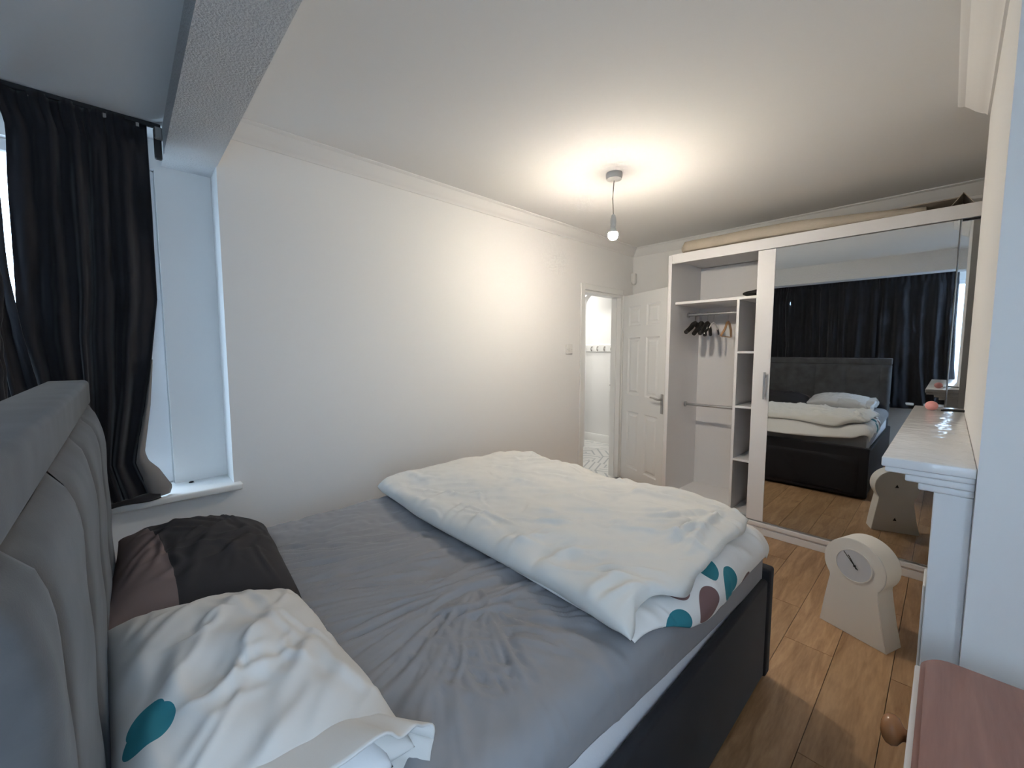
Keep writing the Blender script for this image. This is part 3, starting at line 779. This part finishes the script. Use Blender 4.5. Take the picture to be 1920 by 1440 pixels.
# duvet, folded in half towards the foot
def edge(v, e=.05, p=2.2):
    d = np.clip(1 - v / e, 0, 1); return (1 - d ** p) ** (1 / p)
def duvet_layer(xh, xf, yr, yl, zb, thick, seed, head_low, amp, droop, nU=190, nV=230):
    U, V = np.meshgrid(np.linspace(0, 1, nU), np.linspace(0, 1, nV), indexing='ij')
    # concentrate samples near the borders
    U2, V2 = (1 - np.cos(np.pi * U)) / 2 * .35 + U * .65, (1 - np.cos(np.pi * V)) / 2 * .35 + V * .65
    YY = yr(U2) * (1 - V2) + yl(U2) * V2
    XX = xh(V2) * (1 - U2) + xf(V2) * U2
    r = np.random.default_rng(seed); LS = []
    for k in range(70):
        x0, y0 = r.uniform(.9, 1.8), r.uniform(.5, 1.95)
        a0 = r.normal(-0.95, .38); ln = r.uniform(.12, .42)
        LS.append((x0, y0, x0 + ln * math.cos(a0), y0 + ln * math.sin(a0), r.uniform(.010, .024), r.uniform(.004, .010) * amp, r.uniform(-.04, .04)))
    for k in range(14):     # puckers on the head-side roll
        y0 = r.uniform(.55, 1.9)
        LS.append((.86, y0, r.uniform(1.0, 1.12), y0 + r.uniform(-.09, .05), r.uniform(.010, .018), r.uniform(.004, .008) * amp, 0))
    for k in range(12):     # puckers fanning from the near foot corner
        a0 = r.uniform(2.2, 3.3)
        LS.append((1.74 + .05 * math.cos(a0), .58, 1.74 + .5 * math.cos(a0), .56 + .35 * math.sin(a0), r.uniform(.008, .016), r.uniform(.003, .006) * amp, r.uniform(-.03, .03)))
    for k in range(60):     # fine creases
        x0, y0 = r.uniform(.88, 1.85), r.uniform(.45, 1.95)
        a0 = r.normal(-0.8, .6); ln = r.uniform(.06, .22)
        LS.append((x0, y0, x0 + ln * math.cos(a0), y0 + ln * math.sin(a0), r.uniform(.005, .009), r.uniform(.002, .005) * amp, r.uniform(-.02, .02)))
    D = 1.25 * strokes(XX, YY, LS) + amp * (.012 * vnoise(XX, YY, 4, seed + 1) + .006 * vnoise(XX, YY, 9, seed + 2) + .0025 * vnoise(XX, YY, 24, seed + 3))
    dh = (XX - xh(V2)); df = (xf(V2) - XX); dr = YY - yr(U2); dl = yl(U2) - YY
    E = edge(dh, .085) * edge(df, .06) * edge(dr, .055) * edge(dl, .07)
    zb = zb - .664                      # heights above the mattress top
    low = zb - head_low * (1 - smoothstep(0, .2, dh))
    mid = low + (thick + head_low * (1 - smoothstep(0, .2, dh))) * .45
    top = mid + (zb + thick - mid + np.clip(D, -.022, .034)) * E
    bot = mid + (low - mid) * np.minimum(1, E * 1.15)
    drop = droop(XX, YY)
    uv = np.stack([XX, YY], -1)
    XX = XX + .012 * vnoise(XX * 0 + V2, V2 * 0 + seed, 6, seed + 7) * (1 - E)
    YYw = YY + .010 * vnoise(U2, U2 * 0 + seed, 7, seed + 8) * (1 - E)
    # hang over the near edge of the mattress
    ye, rr = .535, .05
    e_ = np.maximum(0, ye - YYw); an = np.minimum(e_ / rr, math.pi / 2)
    yb_ = np.where(e_ > 0, ye - rr * np.sin(an), YYw); zb_ = .664 - rr * (1 - np.cos(an)) - np.maximum(0, e_ - rr * math.pi / 2)
    mk = lambda h: np.stack([XX, yb_ - np.sin(an) * h, zb_ + np.cos(an) * h - drop], -1)
    return mk(top), mk(bot), uv
DUV = thing('duvet', 'white duvet folded across the foot of the bed', 'duvet', (0, 0, 0))
fdrop = lambda X, Y: 0.12 * smoothstep(1.80, 1.99, X) ** 1.3
T1, B1, uv1 = duvet_layer(lambda v: .885 + .06 * v, lambda v: 1.955 - .06 * (1 - smoothstep(0, .12, v)) - .02 * np.cos(7 * v), lambda u: .500 - .088 * smoothstep(0, .4, u) + .005 * np.sin(9 * u), lambda u: 2.0 + 0 * u,   .668, .030, 21, 0.0, .5,
                          lambda X, Y: fdrop(X, Y) * 1.15)
teal, plum = (0.03, 0.19, 0.235), (0.19, 0.115, 0.115)
M_SPOT = spots_mat('spotted_duvet_print', (0.76, 0.75, 0.73), [(1.07, .468, .062, .034, teal), (1.25, .460, .068, .038, plum), (1.43, .455, .055, .042, teal), (1.16, .418, .04, .012, teal), (1.36, .412, .045, .012, plum),
                    (1.60, .40, .05, .04, plum), (1.78, .38, .05, .04, teal), (1.16, .53, .05, .03, plum), (1.35, .52, .05, .03, teal)])
link('under_layer', puff_me('under_layer', T1, B1, uv1), M_SPOT, DUV)
T2, B2, uv2 = duvet_layer(lambda v: .855 + .06 * v + .018 * np.sin(5.5 * v + .6), lambda v: 1.89 - .09 * (1 - smoothstep(0, .15, v)) + .012 * np.sin(11 * v), lambda u: .526 - .010 * u + .004 * np.sin(7 * u), lambda u: 1.985 + .02 * np.sin(5 * u), .702, .048, 33, 0.032, 1.0, fdrop)
link('top_layer', puff_me('top_layer', T2, B2, uv2), M_DUVET, DUV)

# pillows
def pillow(a, b_, t, seed, amp=1.0, pinch=.07, n=90, m_=120, creases=None):
    """half sizes a (x) and b_ (y), thickness t; returns top/bottom grids"""
    u = np.linspace(-1, 1, n); v = np.linspace(-1, 1, m_)
    U, V = np.meshgrid(np.sin(u * math.pi / 2) * .4 + u * .6, np.sin(v * math.pi / 2) * .4 + v * .6, indexing='ij')
    U[0, :] = -1; U[-1, :] = 1; V[:, 0] = -1; V[:, -1] = 1
    X = a * U * (1 - pinch * (1 - V ** 2) * 1.0 - .0) ; Y = b_ * V * (1 - pinch * .7 * (1 - U ** 2))
    E = np.clip((1 - U ** 2) * (1 - V ** 2), 0, 1)
    H_ = t * E ** .42
    r = np.random.default_rng(seed); LS = list(creases or [])
    for k in range(44):
        x0, y0 = r.uniform(-a, a), r.uniform(-b_, b_); a0 = r.normal(1.2, .55); ln = r.uniform(.08, .3)
        LS.append((x0, y0, x0 + ln * math.cos(a0), y0 + ln * math.sin(a0), r.uniform(.006, .017), r.uniform(.003, .008) * amp, r.uniform(-.04, .04)))
    D = strokes(X, Y, LS) + amp * (.008 * vnoise(X + 3, Y + 3, 6, seed) + .003 * vnoise(X + 3, Y + 3, 15, seed + 1))
    top = H_ * .62 + D * E ** .3; bot = -H_ * .38
    uv = np.stack([U * .5 + .5, V * .5 + .5], -1)
    return np.stack([X, Y, top], -1), np.stack([X, Y, bot], -1), uv

M_DARKP = None
def dark_pillow_mat():
    m = bpy.data.materials.new('charcoal_pillow_print'); m.use_nodes = True; nt = m.node_tree; b = nt.nodes['Principled BSDF']
    b.inputs['Roughness'].default_value = .85; b.inputs['Specular IOR Level'].default_value = .2
    uv = nt.nodes.new('ShaderNodeUVMap'); sp = nt.nodes.new('ShaderNodeSeparateXYZ'); nt.links.new(uv.outputs[0], sp.inputs[0])
    # diagonal boundary: v + 0.25*u < c -> mauve panel band next to the headboard
    l1 = nt.nodes.new('ShaderNodeMath'); l1.operation = 'LESS_THAN'
    ma = nt.nodes.new('ShaderNodeMath'); ma.operation = 'MULTIPLY_ADD'; ma.inputs[1].default_value = 0.25
    nt.links.new(sp.outputs[1], ma.inputs[0]); nt.links.new(sp.outputs[0], ma.inputs[2])
    nt.links.new(ma.outputs[0], l1.inputs[0]); l1.inputs[1].default_value = 0.36
    mx = nt.nodes.new('ShaderNodeMix'); mx.data_type = 'RGBA'; mx.inputs[6].default_value = (0.033, 0.031, 0.034, 1); mx.inputs[7].default_value = (0.165, 0.125, 0.12, 1)
    nt.links.new(l1.outputs[0], mx.inputs[0]); nt.links.new(mx.outputs[2], b.inputs['Base Color'])
    return m
Tp, Bp, uvp = pillow(.22, .33, .19, 41, 1.0, .05, creases=[(-.05, -.3, .15, .2, .015, .008, .05), (.02, -.25, .2, .05, .012, .007, .03), (-.2, -.2, -.08, .1, .012, .010, .02)])
o = link('bed_pillow', puff_me('bed_pillow', Tp, Bp, uvp), dark_pillow_mat(), loc=(0.147, 1.60, 0.708), rot=(0.0, math.radians(8), math.radians(-4)))
tag(o, 'charcoal pillow with a mauve panel, against the headboard', 'pillow')

pw = thing('bed_pillow', 'white pillow with a teal patch nearest the camera', 'pillow', (0.136, 0.945, 0.725), (0, math.radians(10), math.radians(2)))
Tq, Bq, uvq = pillow(.198, .335, .175, 57, 1.0, .04, creases=[(-.18, -.2, .12, .28, .02, .009, .04), (-.12, -.28, .16, .12, .02, .009, .05), (-.05, -.33, .2, .0, .018, .008, .04), (-.2, 0, .08, .33, .015, .007, .03)])
M_TEALP = spots_mat('pillowcase_print', (0.62, 0.605, 0.58), [(.095, .315, .075, .055, teal), (.085, .355, .055, .040, teal)])
link('pillowcase', puff_me('pillowcase', Tq, Bq, uvq), M_TEALP, pw)
# loose open end of the case: a flared, wavy sleeve with the insert showing inside
na, nb = 80, 16
A = np.linspace(0, 2 * math.pi, na); Bv = np.linspace(0, 1, nb)
P = np.zeros((na, nb, 3))
for i, a in enumerate(A):
    for j, b_ in enumerate(Bv):
        ca, sa = math.cos(a), math.sin(a)
        fx = .166 + .045 * b_; fz = .048 + .02 * b_
        sx = math.copysign(abs(ca) ** .7, ca); sz = math.copysign(abs(sa) ** .8, sa)
        wob = .010 * b_ * math.sin(a * 5 + 1) + .007 * b_ * math.sin(a * 11)
        P[i, j] = (fx * sx + .02 * b_ + wob * .5, -.262 - .085 * b_ + .014 * b_ * math.sin(3 * a + .5), .012 + (fz + wob) * sz - .012 * b_)
o = link('case_hem', grid_me('case_hem', P), M_CASE, pw)
s_ = o.modifiers.new('thickness', 'SOLIDIFY'); s_.thickness = .004
Ti, Bi, _ = pillow(.155, .12, .11, 77, .6, .03, 40, 40)
link('pillow_insert', puff_me('pillow_insert', Ti, Bi), M_INSERT, pw, loc=(-.005, -.225, -.002))

# ------------------------------------------------------------------ curtains
def curtain(name, label, plane, along, u0, u1, z0, z1, seed, folds, amp, right=None, left=None, m=M_CURT, bottom=None, group=None, out=1):
    """hanging cloth in a vertical plane; u runs along the wall"""
    n, k = 260, 60
    Uu, Zz = np.meshgrid(np.linspace(0, 1, n), np.linspace(0, 1, k), indexing='ij')
    z = z1 + (z0 - z1) * Zz
    a0 = left(z) if left else u0 + 0 * z
    a1 = right(z) if right else u1 + 0 * z
    pos = a0 + (a1 - a0) * Uu
    r = np.random.default_rng(seed)
    ph = Uu * folds * 2 * math.pi + 1.3 * np.sin(Uu * 7 + seed) + .35 * np.sin(Zz * 3 + Uu * 9)
    env = .45 + .75 * Zz ** .6
    d = amp * env * (np.sin(ph) + .35 * np.sin(2.3 * ph + 1 + Zz * 2)) + amp * .5 * vnoise(Uu * 3, Zz * 3, 3, seed) + .12 * amp * vnoise(Uu * 9, Zz * 12, 3, seed + 1)
    head = np.exp(-((Zz - .035) / .03) ** 2)
    d = d * (1 - .7 * head) + head * amp * .35 * np.sin(ph * 3.1)
    pos = pos + .012 * np.sin(ph * .5 + Zz * 4) * Zz * (4 * Uu * (1 - Uu))
    if bottom is not None:
        z = z + bottom(Uu) * Zz ** 6
    if along == 'y': P = np.stack([plane + out * d, pos, z], -1)
    else: P = np.stack([pos, plane + out * d, z], -1)
    o = link(name, grid_me(name, P), m)
    s_ = o.modifiers.new('thickness', 'SOLIDIFY'); s_.thickness = .004
    tag(o, label, 'curtain', group)
    return o
edge_r = lambda z: np.interp(z, [.74, .80, .86, .905, .951, 1.159, 1.325, 1.63, 2.1, 2.375], [.060, .045, .028, .016, .022, .062, .088, .127, .128, .130])
sc_ = curtain('black_curtain', 'black curtain hanging over the side window beside the white recess', 2.435, 'x', -0.262, .13, .742, 2.375, 3, 5.2, .017,
              right=edge_r, left=lambda z: np.interp(z, [.74, 1.2, 1.45, 1.6, 2.0, 2.25, 2.33], [-.22, -.25, -.285, -.282, -.274, -.268, -.29]), out=-1)
# pale lining turned out along its free edge
zt_ = np.linspace(1.36, .742, 50); lo = np.interp(zt_, [.742, .775, .866, .91, .951, 1.159, 1.36], [.125, .135, .092, .058, .048, .078, .096])
P = np.zeros((50, 8, 3))
for i, z in enumerate(zt_):
    a, b_ = float(edge_r(z)) - .004, lo[i]
    for j in range(8):
        q = j / 7; P[i, j] = (a + (b_ - a) * q, 2.424 - .016 * math.sin(q * math.pi) + .03 * q * (1.36 - z), z)
link('lining', grid_me('lining', P), M_LINING, sc_).modifiers.new('thickness', 'SOLIDIFY').thickness = .003
# hem lying on the sill
zz_ = np.linspace(0, 1, 50)
P = np.zeros((50, 12, 3))
for i, q in enumerate(zz_):
    for j in range(12):
        p_ = j / 11
        P[i, j] = (-.21 + .30 * q, 2.43 - .052 * p_ - .012 * (1 - q) * p_, .752 - .004 * p_ + .006 * math.sin(q * 9 + p_ * 3) - (.03 * max(0, p_ - .75) * 4 * (1 - q)))
link('hem', grid_me('hem', P), M_CURT, sc_).modifiers.new('thickness', 'SOLIDIFY').thickness = .004
curtain('black_curtain', 'black curtain in the bay corner at the left edge', 2.405, 'x', -.447, -.25, .742, 2.372, 8, 3, .014,
        right=lambda z: np.interp(z, [.74, 1.2, 1.45, 1.7, 2.25, 2.372], [-.21, -.235, -.268, -.292, -.29, -.275]), out=-1)
CG = 'black curtains along the window behind the bed'
curtain('black_curtain', 'black curtain of the bed window, nearest the bay corner', -.33, 'y', 1.665, 2.34, .75, 2.36, 12, 6, .022, left=lambda z: np.interp(z, [.75, 1.5, 2.1, 2.36], [1.63, 1.64, 1.668, 1.64]))
curtain('black_curtain', 'black curtain of the bed window, middle panel behind the headboard', -.325, 'y', .68, 1.67, .75, 2.36, 15, 7, .022, right=lambda z: np.interp(z, [.75, 1.5, 2.1, 2.36], [1.65, 1.655, 1.662, 1.68]))
curtain('black_curtain', 'black curtain of the bed window beside the bare glass', -.335, 'y', -.03, .70, .66, 2.36, 18, 5, .026, left=lambda z: np.interp(z, [.66, 1.2, 1.7, 2.36], [-.10, -.045, -.03, -.025]))
# rails
t = thing('curtain_rail', 'dark curtain rail along the side window with an end bracket', 'curtain rail', (0, 2.44, 2.372))
link('track', boxes_me('track', [(-.44, .175, -.012, .006, -.006, .012)], .002), M_BLACKM, t)
box('end_bracket', (.150, .176, -.012, .012, -.135, -.008), M_BLACKM, t, bevel=.004)
box('end_clip', (.152, .180, -.020, .002, -.055, -.002), M_STEEL, t, bevel=.004)
for x in (-.40, -.30, -.2, -.1, .0, .1): link('glider', boxes_me('glider', [(x - .005, x + .005, -.014, -.004, -.022, -.006)]), M_STEEL, t)
t = thing('curtain_rail', 'long dark curtain rail above the bed window', 'curtain rail', (-.33, 0, 2.37))
link('track', boxes_me('track', [(-.009, .009, -.43, 2.40, -.006, .012)], .002), M_BLACKM, t)
for y in (-.3, .6, 1.5, 2.2): box('rail_bracket', (-.12, -.009, y - .01, y + .01, -.004, .008), M_STEEL, t)

# small dark insect-sized scrap on the sill
t = thing('dead_fly', 'tiny black dead fly lying on the side window sill', 'insect', (.215, 2.575, .737), (0, 0, .4))
link('body', lathe_me('body', [(.0008, -.012), (.004, -.007), (.0045, 0), (.0035, .006), (.001, .011)], 10), M_BLACK, t, loc=(0, 0, .0045), rot=(0, math.pi / 2, 0))
for s in (-1, 1):
    for x in (-.004, .0, .004): link('leg', tube_me('leg', [(x, 0, .005), (x + .002, s * .005, .008), (x + .003, s * .009, .0005)], .0007, 5), M_BLACK, t)

# ------------------------------------------------------------------ mantelpiece
t = thing('mantelpiece', 'white painted fireplace mantelpiece against the chimney breast', 'mantelpiece', (0, CB, 0))
link('shelf', boxes_me('shelf', [(1.398, 2.83, 0.0005, 0.163, 1.106, 1.130)], .003, 2), M_MANTEL, t)
link('shelf_edge', boxes_me('shelf_edge', [(1.404, 2.823, 0.0005, 0.156, 1.092, 1.106)], .003, 2), M_MANTEL, t)
bedm = [(0, 0), (0.098, 0), (0.094, -.012), (0.080, -.016), (0.074, -.03), (0, -.03)]
link('bed_moulding', boxes_me('bed_moulding', [(1.408, 2.80, 0.0005, .118, 1.074, 1.092)], .004, 2), M_LEG, t)
link('lower_moulding', boxes_me('lower_moulding', [(1.414, 2.787, 0.0005, .094, 1.056, 1.074)], .004, 2), M_LEG, t)
link('frieze', boxes_me('frieze', [(1.6205, 2.5745, 0.0005, .064, .86, 1.056)], .002), M_LEG, t)
for (a, b_) in ((1.420, 1.62), (2.575, 2.773)):
    p = link('pilaster', boxes_me('pilaster', [(a, b_, 0.0005, .066, 0.12, 1.056)], .002), M_LEG, t)
    link('plinth_block', boxes_me('plinth_block', [(a - .006, b_ + .006, 0.0005, .076, 0.0, .12)], .003), M_LEG, p)
    link('pilaster_panel', boxes_me('pilaster_panel', [(a + .04, b_ - .04, .066, .072, .18, .80)], .002), M_LEG, p)
box('fire_panel', (1.62, 2.575, 0.0005, .012, 0.0, .86), M_LEG, t)
# things on the mantel
t = thing('pink_ball', 'small pink ball on the far end of the white mantel shelf', 'ball', (2.655, 0.043, 1.130))
bm = bmesh.new(); bmesh.ops.create_icosphere(bm, subdivisions=3, radius=.022)
for v in bm.verts:
    v.co.z = (v.co.z + .021) * .96 if v.co.z > -.021 else 0; v.co *= 1 + .02 * math.sin(v.co.x * 200)
me = bpy.data.meshes.new('ball_body'); bm.to_mesh(me); bm.free()
link('ball_body', me, M_PINK, t, smooth=True)
link('seam', tube_me('seam', [(.0222 * math.cos(a), .0222 * math.sin(a), .0205) for a in np.linspace(0, 2 * math.pi, 30)], .0006, 5), M_PINK, t)
t = thing('hair_clip', 'small dark hair clip lying on the white mantel shelf', 'hair clip', (2.64, -0.028, 1.130), (0, 0, -1.15))
link('arm', tube_me('arm', [(-.05, 0, .006), (-.02, .004, .009), (.05, .010, .006)], [.003, .005, .003], 8), M_BLACK, t)
link('arm', tube_me('arm', [(-.05, 0, .006), (-.02, -.006, .007), (.055, -.016, .005)], [.003, .005, .003], 8), M_BLACK, t)
link('spring', tube_me('spring', [(-.052, -.006, .007), (-.052, .006, .007)], .005, 8), M_STEEL, t)

# ------------------------------------------------------------------ mantel clock on the floor
A_, B_ = Vector((2.583, 0.388, 0)), Vector((2.484, 0.12, 0))
ud = (B_ - A_).normalized()
rz = math.atan2(ud.y, ud.x)     # local x along the face; local +y points away from the viewer
ck = thing('keyhole_clock', 'white keyhole-shaped clock standing on the wooden floor', 'clock', A_, (0, 0, rz))
cxx, czz, cr_ = .1355, .352, .131
arc = []
a_s = math.radians(-38); 
for a in np.linspace(a_s, math.pi - a_s, 44): arc.append((cxx + cr_ * math.cos(a), czz + cr_ * math.sin(a)))
prof = [(0.0, 0.0), (.2857, 0.0), (.262, .110), (.244, .216), (.238, .258)] + arc + [(.034, .256), (.027, .21), (.015, .125)]
me = prism_me('clock_body', prof, 0.128, .0025, 2)
# local +y must point away from the camera
away = Vector((-ud.y, ud.x, 0)); flip = away.dot(Vector((2.5, .25, 0))) < 0
if flip:
    me.transform(Matrix.Scale(-1, 4, (0, 1, 0)))
    bm = bmesh.new(); bm.from_mesh(me); bmesh.ops.recalc_face_normals(bm, faces=bm.faces[:]); bm.to_mesh(me); bm.free()
yo = -1 if not flip else 1      # towards the viewer
link('clock_body', me, M_CLOCK, ck)
RX = Matrix.Rotation(math.radians(90), 4, 'X')
def disc(name, prof, m, parent, loc):
    me = lathe_me(name, prof, 40); me.transform(Matrix.Rotation(math.radians(90 if yo < 0 else -90), 4, 'X'))
    return link(name, me, m, parent, loc=loc)
dl = disc('dial', [(0.074, 0), (0.074, .002), (.001, .0022)], M_DIAL, ck, (.136, 0, .354))
disc('dial_rim', [(0.0745, 0.0), (0.0785, 0.0), (0.0785, .004), (0.0745, .004), (0.0745, 0.0)], M_CLOCK, ck, (.136, 0, .354))
def hand(name, tip, tail, wd_):
    p0, p1 = Vector((.142, yo * .005, .356)), Vector((tip[0], yo * .005, tip[1]))
    d = (p1 - p0); b0 = p0 - d.normalized() * tail
    sd = Vector((d.z, 0, -d.x)).normalized() * wd_
    V = [b0 - sd, b0 + sd, p1 + sd * .5, p1 - sd * .5]; V2 = [v + Vector((0, yo * .0015, 0)) for v in V]
    me = pyd(name, V + V2, [(0, 1, 2, 3), (7, 6, 5, 4), (0, 4, 5, 1), (1, 5, 6, 2), (2, 6, 7, 3), (3, 7, 4, 0)], False)
    link(name, me, M_BLACK, ck)
hand('minute_hand', (.092, .411), .02, .0018); hand('hour_hand', (.113, .400), .015, .0026)
disc('hand_pin', [(.005, .003), (.005, .008), (.001, .0085)], M_BLACK, ck, (.142, 0, .356))
yb = -yo * .128
for z in (.36, .10):
    V = [(.125, yb - yo * .0012, z - .008), (.147, yb - yo * .0012, z - .008), (.136, yb - yo * .0012, z + .016)]
    V += [(x, yb + yo * .0005, zz2) for x, _, zz2 in V]
    link('keyhole_slot', pyd('keyhole_slot', V, [(0, 1, 2), (5, 4, 3), (0, 3, 4, 1), (1, 4, 5, 2), (2, 5, 3, 0)], False), M_BLACK, ck)

# ------------------------------------------------------------------ chest of drawers
ch = thing('chest_of_drawers', 'white chest of drawers with reddish wooden top and round knobs', 'chest of drawers', (0, 0, 0))
CX0, CX1, CY0, CZ = 0.47, 1.268, -.48, .73
bm = bmesh.new()
r_ = .05; outl = [(CX0, CY0), (CX1, CY0)]
for a in np.linspace(0, math.pi / 2, 8): outl.append((CX1 - r_ + r_ * math.cos(a), .004 - r_ + r_ * math.sin(a)))
for a in np.linspace(math.pi / 2, math.pi, 8): outl.append((CX0 + r_ + r_ * math.cos(a), .004 - r_ + r_ * math.sin(a)))
vs = [bm.verts.new((x, y, CZ - .024)) for x, y in outl]; f = bm.faces.new(vs)
rr = bmesh.ops.extrude_face_region(bm, geom=[f]); bmesh.ops.translate(bm, vec=(0, 0, .024), verts=[v for v in rr['geom'] if isinstance(v, bmesh.types.BMVert)])
bmesh.ops.recalc_face_normals(bm, faces=bm.faces[:])
es = [e for e in bm.edges if e.verts[0].co.z > CZ - .001 and e.verts[1].co.z > CZ - .001]
bmesh.ops.bevel(bm, geom=es, offset=.008, segments=4, affect='EDGES')
me = bpy.data.meshes.new('top_board'); bm.to_mesh(me); bm.free(); auto(me, 40)
link('top_board', me, M_WOODT, ch)
box('carcass', (CX0 + .015, CX1 - .012, CY0, -.012, 0.06, CZ - .025), M_LAM, ch, bevel=.003)
link('base_plinth', boxes_me('base_plinth', [(CX0 + .03, CX1 - .03, CY0, -.03, 0.0, .06)]), M_LAM, ch)
zs = [(.50, .722), (.285, .492), (.07, .277)]
for q, (za, zb) in enumerate(zs):
    d = link('drawer', boxes_me('drawer', [(CX0 + .02, CX1 - .022, -.012, .0125 if q else .0125, za, zb if q else CZ - .026)], .003, 2), M_LAM, ch)
    for x in (.66, 1.14):
        kb = lathe_me('knob', [(.011, 0.0), (.012, .006), (.015, .009), (.0255, .015), (.030, .024), (.0285, .033), (.021, .040), (.010, .0435), (.002, .044)], 20)
        kb.transform(Matrix.Rotation(math.radians(-90), 4, 'X'))
        link('knob', kb, M_KNOB, d, loc=(x, .0115, (za + zb) / 2 - .01))

# ------------------------------------------------------------------ outside
struct(box('ground_outside', (-9, -0.62, -8, 10, -.5, -.4), M_GROUND), 'paving outside the windows')
